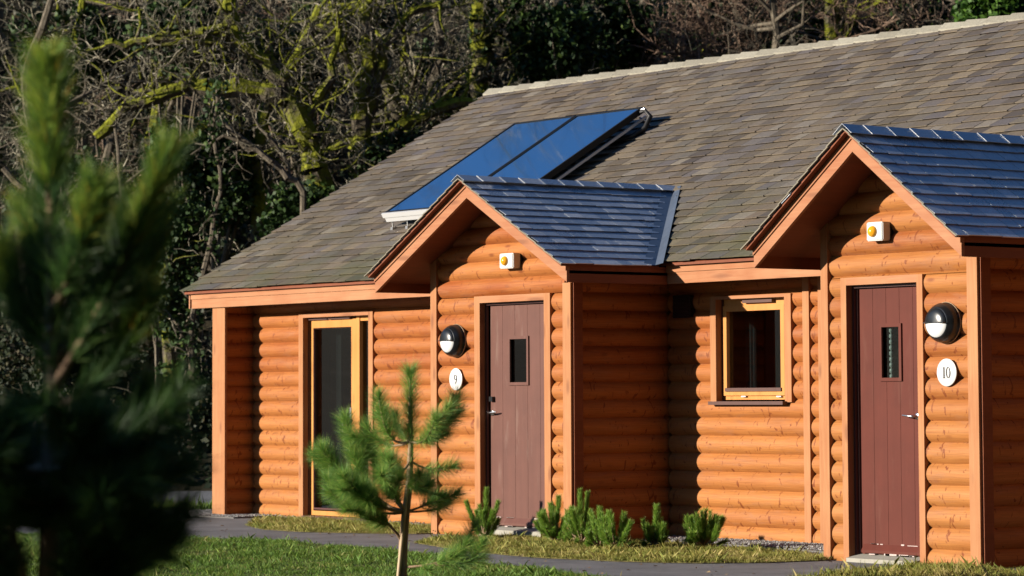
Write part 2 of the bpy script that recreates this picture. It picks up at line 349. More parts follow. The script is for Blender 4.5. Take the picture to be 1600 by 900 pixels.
g1 = MB(); isg = lambda f: f[0] // nl < iF and (max(vs[i][2] for i in f) < GZ + .2 or vs[f[0]][0] < -20)
g1.add(vs, [f for f in fs if isg(f)]); o = g1.build('ground', M['soil']); tag(o, kind='structure')
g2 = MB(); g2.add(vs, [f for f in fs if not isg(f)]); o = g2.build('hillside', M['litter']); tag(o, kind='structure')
def sheet(name, pts, z, mat, kind='structure', skirt=.05):
    P = [Vector((p[0], p[1], z)) for p in pts]; tris = tessellate_polygon([P]); mb = MB()
    fs = []
    for t in tris:
        a, b, c = (P[i] for i in t); fs.append(tuple(t) if (b - a).cross(c - a).z > 0 else tuple(reversed(t)))
    n = len(P); mb.add([tuple(p) for p in P] + [(p[0], p[1], z - skirt) for p in P], fs + [(i, (i+1) % n, (i+1) % n + n, i + n) for i in range(n)])
    o = mb.build(name, mat); tag(o, kind=kind); return o
def gp(u, v): q = onZ(u, v); return (float(q[0]), float(q[1]))
lawn_edge = [gp(*q) for q in [(-300,836),(0,836),(200,839),(260,841),(330,844),(400,846),(450,849),(520,855),(600,860),(650,866),(700,873),(750,881),(800,889),(880,897),(960,907),(1060,924),(1180,950)]]
path_pts = [(-26, 9), (-26, -7)] + [(-12, -6)] + lawn_edge + [(14.5, -8), (20, -5), (20, .4), (-2.0, .4), (-3.5, 4), (-9, 9)]
sheet('path', path_pts, GZ, M['asphalt'])
near = [(22, -9), (26, -14), (24, -30), (-10, -30), (-26, -16)]
lawn_poly = lawn_edge + [(13.0, -7)] + near + [gp(-300, 836)]
sheet('lawn', lawn_edge + [(13, -7.5)] + near, GZ + .016, M['soil'], skirt=.014)
S1 = [gp(*q) for q in [(386,822),(410,828),(470,832),(560,834),(650,835),(715,833),(735,829),(700,825),(600,820),(500,812),(430,811),(398,815)]]
S2 = [gp(*q) for q in [(648,849),(690,856),(740,863),(800,869),(850,873),(900,875),(960,878),(1030,880),(1100,881),(1200,880),(1297,876),(1295,872),(1240,866),(1150,861),(1100,855),(1000,848),(880,842),(760,840),(690,843)]]
S3 = [gp(*q) for q in [(1230,908),(1300,898),(1380,890),(1440,884),(1500,884),(1534,890),(1570,893),(1640,896),(1700,930),(1500,990),(1350,960)]]
for nm, S_, mt in (('lawn_strip', S1, 'bedsoil'), ('planting_bed', S2, 'bedsoil'), ('lawn_verge', S3, 'bedsoil')): sheet(nm, S_, GZ + .008, M[mt], skirt=.004)
gravel_poly = [(-1.6, -.62), (0.35, -.55), (0.35, -.01), (7.0, -.01), (7.0, -.35), (9.2, -.62), (10.35, -.95), (10.35, .3), (-1.6, .3)]
sheet('gravel_bed', gravel_poly, GZ + .012, M['gravelbase'])
def inpoly(x, y, poly):
    n = len(poly); c = np.zeros(len(x), bool); j = n - 1
    for i in range(n):
        xi, yi = poly[i]; xj, yj = poly[j]
        c ^= ((yi > y) != (yj > y)) & (x < (xj - xi) * (y - yi) / (yj - yi + 1e-12) + xi); j = i
    return c
rg = np.random.default_rng(11)
def scatter(poly, n):
    P = np.array(poly); lo = P.min(0); hi = P.max(0); xs = []; ys = []; k = 0
    while k < n:
        x = rg.uniform(lo[0], hi[0], n*3); y = rg.uniform(lo[1], hi[1], n*3); m_ = inpoly(x, y, poly); xs.append(x[m_]); ys.append(y[m_]); k += m_.sum()
    return np.concatenate(xs)[:n], np.concatenate(ys)[:n]
def blades(name, poly, n, h0, h1, mat, z, wd=.005, lean=.6, label=None):
    x, y = scatter(poly, n); x = x + rg.normal(0, .022, n); y = y + rg.normal(0, .022, n)
    cl = .55 + .9 * (np.sin(x*5.1 + np.sin(y*3.7)*2) * np.cos(y*4.3 + np.sin(x*2.9)*2) * .5 + .5)
    h = .5 * rg.uniform(h0, h1, n) * cl * np.where(rg.random(n) < .06, 1.9, 1) * (.6 + .8*(np.sin(x*13.1 + 3*np.sin(y*9.3)) * np.sin(y*11.7 + 2*np.sin(x*7.9)) > -.1)); a = rg.uniform(0, 2*np.pi, n); ln = rg.uniform(0, lean, n) * h; b = rg.uniform(0, 2*np.pi, n)
    p = np.stack([x, y, np.full(n, z)], 1); sd_ = np.stack([np.cos(b), np.sin(b), 0*b], 1) * wd/2
    mid = p + np.stack([np.cos(a)*ln*.35, np.sin(a)*ln*.35, h*.6], 1); tip = p + np.stack([np.cos(a)*ln, np.sin(a)*ln, h], 1)
    V = np.stack([p - sd_, p + sd_, mid + sd_*.8, tip, ], 1)
    V2 = np.stack([p - sd_, mid + sd_*.7, tip, mid - sd_*.7], 1)
    o = np_mesh(name, np.concatenate([V2, V[:n//2]]), 4, M[mat]); tag(o, label, 'grass', kind='stuff'); return o
vis_lawn = lawn_edge[:-2] + [gp(900, 930), gp(-300, 930)]
vis_lawn = [gp(-100,836)] + lawn_edge[2:-2] + [gp(1000,960), gp(-100, 985)]
blades('lawn_grass', vis_lawn, 200000, .02, .05, 'grass', GZ + .014, .0038, 1.1, 'short green lawn grass in front of the tarmac path')
blades('strip_grass', S1, 40000, .02, .05, 'drygrass', GZ + .006, .0034, 1.1, 'yellow green grass strip under the glazed patio door')
blades('bed_grass', S2, 120000, .018, .05, 'drygrass', GZ + .006, .0034, 1.1, 'straw coloured grass around the dwarf pines')
blades('verge_grass', S3, 45000, .025, .075, 'drygrass', GZ + .006, .005, .9, 'yellow green grass at the foot of the nearer porch')
behind = [gp(-60,797),gp(330,794),gp(332,798),gp(250,800),gp(-60,806)]
blades('far_grass', behind, 5000, .05, .14, 'grass', GZ, .012, .8, 'grass verge beyond the corner of the lodge')
def pebbles(name, poly, n):
    x, y = scatter(poly, n); r = rg.uniform(.008, .019, n); V = []
    O = np.array([(1,0,0),(0,1,0),(-1,0,0),(0,-1,0),(0,0,1),(0,0,-1)], float); F = [(0,1,4),(1,2,4),(2,3,4),(3,0,4)]
    a = rg.uniform(0, 6.28, n); c, s_ = np.cos(a), np.sin(a); sx_ = rg.uniform(.7, 1.4, n)
    P = np.stack([np.stack([x + r*(o_[0]*c*sx_ - o_[1]*s_), y + r*(o_[0]*s_*sx_ + o_[1]*c), GZ + .014 + r*.7*(o_[2]) + rg.uniform(0, .006, n)], 1) for o_ in O], 1)
    me = bpy.data.meshes.new(name); vv = P.reshape(-1, 3); ff = (np.arange(n)[:, None, None]*6 + np.array(F)[None]).reshape(-1, 3)
    me.from_pydata(vv.tolist(), [], ff.tolist()); me.materials.append(M['pebble']); o = bpy.data.objects.new(name, me); COL.objects.link(o)
    tag(o, 'grey gravel drainage strip along the foot of the log walls', 'gravel', kind='stuff')
pebbles('gravel', gravel_poly, 14000)

n = 420; fx, fy_ = scatter([gp(150, 812), gp(1500, 868), gp(1560, 935), gp(100, 935)], n); a = rg.uniform(0, 6.28, n); r = rg.uniform(.010, .024, n); c, s_ = np.cos(a), np.sin(a); zz = GZ + .012 + rg.uniform(0, .02, n)
P = lambda u_, v_, dz: np.stack([fx + r*(u_*c - v_*s_), fy_ + r*(u_*s_ + v_*c), zz + dz], 1)
o = np_mesh('fallen_leaves', np.stack([P(-1, 0, 0), P(0, -.6, rg.uniform(0, .012, n)), P(1, 0, .002), P(0, .6, rg.uniform(0, .012, n))], 1), 4, M['leaf']); tag(o, 'small brown fallen leaves on the grass and tarmac', 'leaves', kind='stuff')
# ------------------------------------------------------------------ the lodge
lodge = empty('log_lodge', (4, 0, GZ)); tag(lodge, 'long orange log lodge with slate roof and two gabled porches', 'lodge')
BUL = .042
def log_wall(name, mat, Y, z0, zmin, zmax, xr, parent=lodge, axis='x', flip=1, label=None):
    """half logs: crest on the plane Y, grooves BUL behind; xr(z) -> (x0, x1) span, or None"""
    mb = MB(); i0 = math.floor((zmin - z0) / PITCH) - 1; i1 = math.ceil((zmax - z0) / PITCH) + 1; hw = PITCH / 2; Rr = (hw*hw + BUL*BUL) / (2*BUL)
    for i in range(i0, i1):
        zs = []
        for k in range(9):
            t = -1 + 2*k/8; z = z0 + i*PITCH + hw + t*hw; off = math.sqrt(max(0, Rr*Rr - (t*hw)**2)) - (Rr - BUL); zs.append((z, off))
        rows = []
        for k, (z, off) in enumerate(zs):
            if z < zmin - 1e-6 or z > zmax + 1e-6:
                zc = min(max(z, zmin), zmax)
                if (k and zs[k-1][0] < zmin < z) or (k < 8 and zs[k+1][0] > zmin > z) or (k < 8 and z < zmax < zs[k+1][0]) or (k and zs[k-1][0] < zmax < z):
                    rows.append((zc, off))
                continue
            rows.append((z, off))
        if len(rows) < 2: continue
        vs = []; 
        for z, off in rows:
            sp = xr(z); x0, x1 = (sp if sp[1] > sp[0] else (sum(sp)/2,)*2)
            d = flip * (BUL - off)
            if axis == 'x': vs += [(x0, Y + d, z), (x1, Y + d, z), (x0, Y + flip*(BUL+.03), z), (x1, Y + flip*(BUL+.03), z)]
            else: vs += [(Y + d, x0, z), (Y + d, x1, z), (Y + flip*(BUL+.03), x0, z), (Y + flip*(BUL+.03), x1, z)]
        fs = []
        for q in range(len(rows)-1):
            a = q*4; b = a+4; fs += [(a, a+1, b+1, b)]
        mb.add(vs, fs, True)
        fs = []
        for q in range(len(rows)-1):
            a = q*4; b = a+4; fs += [(a+2, a, b, b+2), (a+1, a+3, b+3, b+1)]
        mb.add(vs, fs)
    return mb.build(name, mat, parent, label)
def full(a, b): return lambda z: (a, b)
ZE = 2.2864                      # underside of the eaves board
ZR, YR = 4.8544, 3.6722          # ridge
YE, YF = -.4586, -.3786          # slate edge, eaves board face
SLM = (ZR - 2.4629) / (YR - YE)  # main pitch
XL0, XR0 = -.905, 20.0
D9, D10 = 1.066, 1.449
A9, B9, A10, B10 = 4.691, 6.800, xY(1286, -1.449), 12.077
GF9, GF10 = 1.4726, 1.8865
zb = GZ - .02
# --- main wall (Y = 0)
pdx0, pdx1 = xY(468, 0), xY(583.8, 0)            # patio door trim, outer
pdz = zY(470, 491, 0) - .0
wx0, wx1 = xY(1112, 0), xY(1238.5, 0)
wz0, wz1 = zY(1175, 628.5, 0), zY(1175, 461, 0)
zt = ZE + .02
log_wall('log_wall', M['log'], 0, 2.0618, zb, zt, full(-.17, pdx0 + .02))
log_wall('log_wall', M['log'], 0, 2.0618, pdz, zt, full(pdx0 + .02, pdx1 - .02))
log_wall('log_wall', M['log'], 0, 2.0618, zb, zt, full(pdx1 - .02, A9))
log_wall('log_wall', M['log'], 0, 2.0618, zb, zt, full(B9, wx0 + .02))
log_wall('log_wall', M['log'], 0, 2.0618, zb, wz0, full(wx0 + .02, wx1 - .02))
log_wall('log_wall', M['log'], 0, 2.0618, wz1, zt, full(wx0 + .02, wx1 - .02))
log_wall('log_wall', M['log'], 0, 2.0618, zb, zt, full(wx1 - .02, A10 + .05))
log_wall('log_wall', M['log'], 0, 2.0618, zb, zt, full(B10, XR0))
def boards(name, mat, *bx, parent=lodge):
    mb = MB()
    for b in bx: mb.box(*b)
    return mb.build(name, mat, parent)
# wing wall and corner post on the far corner
log_wall('log_wall', M['logs'], -.175, 2.0661, zb, ZE, full(-.33, .09), axis='y', flip=-1)
boards('corner_post', M['boardz'], (-.417, -.163, -.35, -.32, zb, ZE))
boards('wing_wall_core', M['logs'], (-.38, -.25, -.32, .05, zb, ZE))
# end and back walls (seen only from the side)
log_wall('log_wall', M['logs'], -.42, 2.0661, zb, ZR - .3, lambda z: (0.03 if z < 2.3 else max(.03, YE + (z - 2.35) / SLM), 7.3 if z < 2.3 else min(7.3, 2*YR - YE - (z - 2.35) / SLM)), axis='y', flip=1)
boards('back_wall', M['logs'], (-.35, XR0, 7.25, 7.35, zb, 2.5))
boards('end_wall', M['logs'], (XR0 - .1, XR0, .1, 7.25, zb, 2.5))
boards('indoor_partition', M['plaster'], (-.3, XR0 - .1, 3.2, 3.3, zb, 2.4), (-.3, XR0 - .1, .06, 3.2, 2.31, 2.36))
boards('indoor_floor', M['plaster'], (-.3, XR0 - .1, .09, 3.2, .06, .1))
# eaves board, with its upper fillet, and soffit
for (a, b) in ((-.805, A9 + .0), (B9 + .464, A10), (B10 + .28, XR0)):
    boards('eaves_board', M['boardx'], (a, b, YF, YF + .022, ZE, 2.385), (a, b, YF - .012, YF + .022, 2.385, 2.445))
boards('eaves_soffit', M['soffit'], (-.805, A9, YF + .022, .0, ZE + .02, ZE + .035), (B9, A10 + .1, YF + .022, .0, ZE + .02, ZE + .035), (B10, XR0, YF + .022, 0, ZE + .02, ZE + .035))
# vertical boards beside porch ten
sx0, sx1 = xY(1256.5, 0), xY(1266.5, 0)
boards('cover_board', M['boardz'], (sx0, sx1, -.012, .06, zb, ZE + .02))
boards('cover_board', M['boardz'], (xY(1279, -.03), xY(1285, -.03), -.03, .06, zb, ZE + .02))

# --- slates
def slates(mb, O, S, T, Nn, slen, tlen, ex, w0, w1, th, keep=None, fix=None, rnd=None, t_start=0.0):
    O, S, T, Nn = (np.array(q, float) for q in (O, S, T, Nn)); row = 0; t = t_start
    while t < tlen - .02:
        s_ = -rnd.uniform(0, w1)
        while s_ < slen:
            ww = rnd.uniform(w0, w1); a = max(0, s_); b = min(slen, s_ + ww - .004); s_ += ww
            if b - a < .03: continue
            t1 = min(tlen, t + ex*1.12); j = rnd.uniform(-.006, .006); j2 = rnd.uniform(-.004, .004); lift = th*2.3 + rnd.uniform(0, .8 if th > .008 else .12)*th
            c = [(a, t + j), (b, t + j + j2), (b, t1), (a, t1)]
            P = [O + S*x + T*y for x, y in c]
            if keep and not keep((P[0] + P[1] + P[2] + P[3]) / 4): continue
            if fix: P = [fix(p) for p in P]
            if np.linalg.norm(P[1]-P[0]) < .02 and np.linalg.norm(P[2]-P[3]) < .02: continue
            top = [P[0] + Nn*lift, P[1] + Nn*(lift + rnd.uniform(-.2, .2)*(th if th > .008 else .1*th)), P[2] + Nn*(th*.6), P[3] + Nn*(th*.6)]
            low = [P[0] + Nn*(lift - th), P[1] + Nn*(lift - th), P[2], P[3]]
            mb.add(top + low, [(0, 1, 2, 3), (4, 5, 1, 0), (5, 6, 2, 1), (7, 4, 0, 3), (4, 7, 6, 5)])
        t += ex; row += 1
rs = random.Random(3)
class Porch: pass
def porch_geom(A, B, D, GF, lx, rx, zbot, zap):
    p = Porch(); p.A, p.B, p.D, p.GF, p.lx, p.rx, p.xc = A, B, D, GF, lx, rx, (lx + rx) / 2
    p.zt = zbot + .15; p.zap = zap; p.k = (zap - p.zt) / (p.xc - lx); return p
P9 = porch_geom(A9, B9, D9, GF9, 4.3685, 7.2629, 2.2813, 3.2236)
P10 = porch_geom(A10, B10, D10, GF10, 10.141, 12.3526, 2.2821, 3.2443)
def mainz(y): return 2.4629 + SLM * (y - YE)
def porch_top(p, x): return p.zap + .022 - p.k * abs(x - p.xc)
def valleyY(p, x): return YE + (porch_top(p, x) - 2.4629) / SLM
def in_porch(q, pad=0):
    for p in (P9, P10):
        if p.lx - .04 - pad < q[0] < p.rx + .04 + pad and q[1] < valleyY(p, min(max(q[0], p.lx-.04), p.rx+.04)) + pad: return True
    return False
nm = np.array([0, -SLM, 1]); nm /= np.linalg.norm(nm); tm = np.array([0, 1, SLM]); tlen = float(np.linalg.norm(tm) * (YR - YE)); tm /= np.linalg.norm(tm)
mb = MB()
def fixmain(q):
    for p in (P9, P10):
        if q[1] < p_k(p) and p.lx - .05 < q[0] < p.rx + .05:
            yv = q[1]; dx = (porch_top(p, p.xc) - mainz(yv)) / p.k
            if dx > 0 and abs(q[0] - p.xc) < dx + .085:
                q = q.copy(); q[0] = p.xc + math.copysign(dx + .085, q[0] - p.xc)
    return q
def p_k(p): return valleyY(p, p.xc)
slates(mb, (XL0, YE, 2.4629), (1, 0, 0), tm, nm, XR0 - XL0, tlen, .148, .13, .27, .009, keep=lambda q: not in_porch(q, -.02), fix=fixmain, rnd=rs)
roof = mb.build('main_roof', M['slate'], lodge)
mb = MB()   # roof boarding below the slates and the rear slope
for sgn, y0 in ((1, YE), (-1, 2*YR - YE)):
    mb.prism([(XL0 + .03, y0 + sgn*.03, 2.4629), (XL0 + .03, YR, ZR - .015), (XL0 + .03, YR, ZR - .05), (XL0 + .03, y0 + sgn*.03, 2.44)], (XR0 - XL0 - .03, 0, 0))
bd = mb.build('roof_boarding', M['soffit'], roof)
mb = MB(); slates(mb, (XL0, 2*YR - YE, 2.4629), (1, 0, 0), np.array([0, -tm[1], tm[2]]), np.array([0, -nm[1], nm[2]]), XR0 - XL0, tlen, .3, .4, .6, .009, rnd=rs)
mb.build('rear_slates', M['slate'], roof)
mb = MB(); x = XL0 - .02
while x < XR0:      # cream ridge tiles, each lapping the next
    l_ = .30
    for sgn in (1, -1):
        a = np.array([x, YR, ZR + .055]); b = np.array([x, YR - sgn*.085, ZR + .055 - .068]); t_ = np.array([l_ + .03, 0, .0]); dn = np.array([0, 0, -.022]); lf = np.array([0, 0, -.018])
        mb.add([a, b, b + t_ + lf, a + t_ + lf, a + dn, b + dn, b + t_ + lf + dn, a + t_ + lf + dn], [(0, 1, 2, 3), (0, 4, 5, 1), (1, 5, 6, 2), (4, 7, 6, 5), (3, 2, 6, 7)])
    x += l_
mb.build('ridge_tile', M['ridge'], roof)
mb = MB()   # verge boards at the far gable end
mb.prism([(XL0 + .04, YF - .0, ZE), (XL0 + .04, YF, 2.43), (XL0 + .04, YR, ZR - .05), (XL0 + .04, YR, ZR - .2)], (.025, 0, 0))
mb.prism([(XL0 + .04, 2*YR - YF, ZE), (XL0 + .04, 2*YR - YF, 2.43), (XL0 + .04, YR, ZR - .05), (XL0 + .04, YR, ZR - .2)], (.025, 0, 0))
mb.build('verge_board', M['barge'], lodge)

def build_porch(p, tag_):
    Yf, Yw = -p.GF, -p.D; k = p.k; zi = lambda x, d=0: p.zap - d - k*abs(x - p.xc)
    # bargeboards: lower board plus raised fillet, vertical cut feet, thickness 0.03
    for sgn, xe in ((-1, p.lx), (1, p.rx)):
        mb = MB()
        mb.prism([(p.xc, Yf, p.zap - .055), (p.xc, Yf, p.zap - .15), (xe, Yf, p.zt - .15), (xe, Yf, p.zt - .055)], (0, .03, 0))
        mb.prism([(p.xc, Yf - .012, p.zap), (p.xc, Yf - .012, p.zap - .0535), (xe, Yf - .012, p.zt - .0535), (xe, Yf - .012, p.zt)], (0, .042, 0))
        mb.build('bargeboard', M['barge'], lodge)
    # sloping soffit between bargeboard and wall
    mb = MB()
    for xe in (p.lx, p.rx):
        mb.prism([(p.xc, Yf + .03, p.zap - .05), (p.xc, Yf + .03, p.zap - .075), (xe, Yf + .03, p.zt - .075), (xe, Yf + .03, p.zt - .05)], (0, p.GF - .38, 0))
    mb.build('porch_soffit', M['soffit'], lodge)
    # level soffit and side eaves boards
    for xe, xw in ((p.lx, p.A), (p.rx, p.B)):
        mb = MB()
        a, b = sorted((xe, xw)); s1 = 1 if xe < xw else -1
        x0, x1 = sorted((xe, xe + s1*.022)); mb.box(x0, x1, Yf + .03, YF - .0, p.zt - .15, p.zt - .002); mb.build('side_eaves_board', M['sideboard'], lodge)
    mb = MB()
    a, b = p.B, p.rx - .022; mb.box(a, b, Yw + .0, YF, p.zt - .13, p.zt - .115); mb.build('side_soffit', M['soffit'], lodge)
    # porch roof slates
    sl = math.hypot(p.rx + .035 - p.xc, k*(p.rx + .035 - p.xc)); yb = valleyY(p, p.xc) + .1
    mb = MB()
    for sgn in (1, -1):
        T = np.array([-sgn, 0, k]); T /= np.linalg.norm(T); Nn = np.array([sgn*k, 0, 1]); Nn /= np.linalg.norm(Nn)
        xo = p.xc + sgn*(p.rx + .035 - p.xc); O = np.array([xo, Yf - .085, porch_top(p, xo) - .008])
        def keep(q): return q[1] < valleyY(p, q[0]) - .02
        def fix(q):
            y = valleyY(p, q[0]) - .075
            if q[1] > y: q = q.copy(); q[1] = y
            return q
        slates(mb, O, (0, 1, 0), T, Nn, yb - Yf, sl, .134, .12, .21, .0065, keep, fix, rs)
    pr = mb.build('porch_roof', M['skyslate'], lodge)
    # pale cut slate ends lapping the verge
    mb = MB(); n = 12; 
    for sgn in (1, -1):
        T = np.array([-sgn, 0, k]); T /= np.linalg.norm(T); Nn = np.array([sgn*k, 0, 1]); Nn /= np.linalg.norm(Nn); xo = p.xc + sgn*(p.rx + .04 - p.xc); O = np.array([xo, Yf - .095, porch_top(p, xo) - .012])
        t = 0
        while t < sl:
            t1 = min(t + .134*1.1, sl + .01); q = O + T*t + Nn*.008; r_ = O + T*t1 + Nn*.0
            mb.prism([q, r_, r_ + Nn*.009, q + Nn*.009], (0, .012, 0)); t += .134
    mb.build('verge_slates', M['verge'], pr)
    # roof boards
    mb = MB()
    for sgn in (1, -1):
        pts = []
        xs = [p.xc, p.xc + sgn*(p.rx + .01 - p.xc)]
        a = (xs[0], Yf - .07, porch_top(p, xs[0]) - .012); b = (xs[1], Yf - .07, porch_top(p, xs[1]) - .012)
        c = (xs[1], valleyY(p, xs[1]), b[2]); d = (xs[0], valleyY(p, xs[0]), a[2])
        mb.prism([a, b, c, d], (0, 0, -.02))
    mb.build('roof_boarding', M['soffit'], pr)
    # ridge: short lapped slate pieces on both sides
    mb = MB(); y = Yf - .10; ye = valleyY(p, p.xc) - .02
    while y < ye - .05:
        l_ = rs.uniform(.21, .25)
        for sgn in (1, -1):
            a = np.array([p.xc, y, p.zap + .052]); b = np.array([p.xc + sgn*.10, y, p.zap + .052 - .10*k]); t_ = np.array([0, l_ + .02, -.004]); dn = np.array([0, 0, -.003])
            q = [a, b, b + t_, a + t_, a + dn, b + dn, b + t_ + dn, a + t_ + dn]
            mb.add(q, [(0, 1, 2, 3), (0, 4, 5, 1), (1, 5, 6, 2), (4, 7, 6, 5), (3, 2, 6, 7)] if sgn == -1 else [(3, 2, 1, 0), (1, 5, 4, 0), (2, 6, 5, 1), (5, 6, 7, 4), (7, 6, 2, 3)])
        y += l_
    mb.build('ridge_slate', M['skyslate'], pr)
    # lead valleys
    mb = MB()
    for sgn in (1, -1):
        x1 = p.xc + sgn*(p.rx + .03 - p.xc); v0 = np.array([p.xc, valleyY(p, p.xc), porch_top(p, p.xc)]); v1 = np.array([x1, valleyY(p, x1) - .03, porch_top(p, x1)])
        pl = lambda v, dy: np.array([v[0], v[1] - dy, v[2]]) + np.array([0, 0, .006]); ml = lambda v, dx: np.array([v[0] + sgn*dx, v[1], v[2]]) + nm*.024
        mb.add([pl(v0, .13), v0 + [0, 0, .008], v1 + [0, 0, .008], pl(v1, .13)], [(0, 1, 2, 3)]); mb.add([v0 + [0, 0, .008], ml(v0, .12), ml(v1, .12), v1 + [0, 0, .008]], [(0, 1, 2, 3)])
    mb.build('lead_valley', M['lead'], pr)
    # side walls of logs
    log_wall('log_wall', M['logs'], p.B - .012, 2.0661, zb, p.zt - .12, full(Yw + .03, .09), axis='y', flip=-1)
    log_wall('log_wall', M['logs'], p.A + .012, 2.0661, zb, p.zt - .12, full(Yw + .03, .0), axis='y', flip=1)
# front of each porch, measured on its own plane
def porch_front(p, uL, uLb, uTo, uTi, uTi2, uTo2, uRb, vHo, vHi, mat, z0):
    Y = -p.D; X = lambda u, v=620: xY(u, Y, v)
    xl0, xl1, t0, t1, t2, t3, xr0, xr1 = p.A, X(uLb), X(uTo), X(uTi), X(uTi2), X(uTo2), X(uRb), p.B
    zo, zi = zY(uTo, vHo, Y), zY(uTi, vHi, Y); k = p.k
    log_wall('log_wall', mat, Y, z0, zb, zo, full(xl1 - .01, t0 + .01)); log_wall('log_wall', mat, Y, z0, zb, zo, full(t3 - .01, xr0 + .01))
    def sp(z):
        h = (p.zap - .06 - z) / k; return (max(xl0 + .03, p.xc - h), min(xr0 + .01 if z < 2.35 else p.rx, p.xc + h))
    log_wall('log_wall', mat, Y, z0, zo, p.zap - .1, sp)
    boards('corner_board', M['boardz'], (xl0, xl1, Y - .014, Y + .05, zb, p.zap - .075 - k*(p.xc - xl1) ))
    boards('corner_board', M['boardz'], (xr0, xr1, Y - .014, Y + .012, zb, min(p.zt - .13, 9)))
    boards('corner_board', M['sideboard'], (xr1 - .016, xr1 + .014, Y + .012, Y + .11, zb, p.zt - .13))
    boards('door_trim', M['boardz'], (t0, t1, Y - .012, Y + .05, zb, zo)); boards('door_trim', M['boardz'], (t2, t3, Y - .012, Y + .05, zb, zo))
    boards('door_trim', M['boardx'], (t1, t2, Y - .012, Y + .05, zi, zo))
    return t1, t2, zi
build_porch(P9, '9'); build_porch(P10, '10')
a9, b9, h9 = porch_front(P9, 674, 684, 743, 751.5, 852, 861.5, 881.6, 463.5, 473.5, M['log9'], 2.0661)
a10, b10, h10 = porch_front(P10, 1286, 1297, 1317, 1325.5, 1436, 1445, 1515, 434.5, 446, M['log10'], 1.7467)

def front_door(Y, x0, x1, ztop, uSl, vSlT, vSlB, glz, mat, hinge_right, uh, vh, vlock, label):
    """panelled door in a reveal: Y wall plane; slab set back"""
    rec = .085; Ys = Y + rec; d = MB()
    xs0 = xY(uSl, Ys); zs1 = zY(uSl, vSlT, Ys); zs0 = zY(uSl + 20, vSlB, Ys); xs1 = x1 + .0
    # slab with vertical V grooves
    n = 5; wv = (xs1 - xs0) / n
    for i in range(n):
        a = xs0 + i*wv + .0015; b = xs0 + (i+1)*wv - .0015; g0, g1, g2, g3 = glz
        if b < g0 or a > g1: d.box(a, b, Ys, Ys + .04, zs0, zs1)
        else:
            d.box(a, b, Ys, Ys + .04, zs0, g2); d.box(a, b, Ys, Ys + .04, g3, zs1)
            if a < g0: d.box(a, g0, Ys, Ys + .04, g2, g3)
            if b > g1: d.box(g1, b, Ys, Ys + .04, g2, g3)
    d.box(xs0, glz[0], Ys + .002, Ys + .038, zs0 + .004, zs1 - .004); d.box(glz[1], xs1, Ys + .002, Ys + .038, zs0 + .004, zs1 - .004)
    d.box(glz[0], glz[1], Ys + .002, Ys + .038, zs0 + .004, glz[2] - .001); d.box(glz[0], glz[1], Ys + .004, Ys + .038, glz[3] + .001, zs1 - .004)
    door = d.build('door', mat, lodge, label)
    f = MB(); zb_ = zs0 - .05
    f.box(x0, x0 + .02, Y + .05, Y + .16, zb_, ztop); f.box(x0 + .02, xs0 - .012, Y + .075, Y + .16, zb_, ztop - .02)
    f.box(xs0 - .012, xs0 - .003, Ys + .022, Y + .16, zb_, zs1); f.box(x0 + .02, x1, Y + .05, Y + .16, ztop - .02, ztop); f.box(xs0 - .012, x1, Y + .072, Y + .16, zs1 + .003, ztop - .02)
    f.box(x1, x1 + .03, Y + .05, Y + .16, zb_, ztop)
    f.build('door_frame', M['doorframe'], door)
    g0, g1, g2, g3 = glz; bdr = MB(); t = .022
    for b in ((g0 - t, g0 + .004, g2 - t, g3 + t), (g1 - .004, g1 + t, g2 - t, g3 + t)): bdr.box(b[0], b[1], Ys - .014, Ys + .003, b[2], b[3])
    for b in ((g0 + .004, g1 - .004, g2 - t, g2 + .004), (g0 + .004, g1 - .004, g3 - .004, g3 + t)): bdr.box(b[0], b[1], Ys - .014, Ys + .003, b[2], b[3])
    bdr.build('glazing_bead', mat, door)
    g = MB(); g.box(g0, g1, Ys + .014, Ys + .02, g2, g3); g.build('door_glass', M['glass'], door)
    wbx = MB(); wbx.prism([(xs0 + .02, Ys - .004, zs0 + .075), (xs0 + .02, Ys - .03, zs0 + .03), (xs0 + .02, Ys - .03, zs0 + .01), (xs0 + .02, Ys + .001, zs0 + .01)], (xs1 - xs0 - .03, 0, 0)); wbx.build('weatherboard', mat, door)
    rc = random.Random(int(uSl)); ch = MB()     # chipped paint on the weatherboard and sill
    for i in range(13):
        x = rc.uniform(xs0 + .02, xs1 - .1); l_ = rc.uniform(.02, .12); z = zs0 + rc.choice([.0, .074]); ch.box(x, x + l_, Ys - (.005 if z > zs0 + .05 else .033), Ys, z - .002, z + rc.uniform(.004, .012))
    ch.build('paint_chips', M['chip'], door)
    st = MB(); st.prism([(x0 + .01, Ys + .03, zs0 + .004), (x0 + .01, Y - .05, zs0 - .028), (x0 + .01, Y - .05, zb), (x0 + .01, Ys + .03, zb)], (x1 - x0 - .02, 0, 0)); st.build('door_step', M['concrete'], door)
    # lever handle and lock
    hx, hz_ = xY(uh, Ys), zY(uh, vh, Ys); s1 = -1 if hinge_right else 1
    h = MB(); h.lathe((hx, Ys, hz_), (0, -1, 0), [(-.001, .027), (.008, .027), (.012, .02), (.012, .0)], 20); h.tube([(hx, Ys, hz_), (hx, Ys - .045, hz_), (hx + s1*.012, Ys - .055, hz_), (hx + s1*.055, Ys - .057, hz_ + .003), (hx + s1*.115, Ys - .05, hz_ + .008)], [.009, .009, .0095, .0085, .006], 10)
    h.build('handle', M['steel'], door)
    if vlock:
        lz = zY(uh, vlock, Ys); h = MB(); h.box(hx - .02, hx + .03, Ys - .03, Ys, lz - .022, lz + .022); h.build('lock_case', M['black' if not hinge_right else 'steel'], door)
    return door
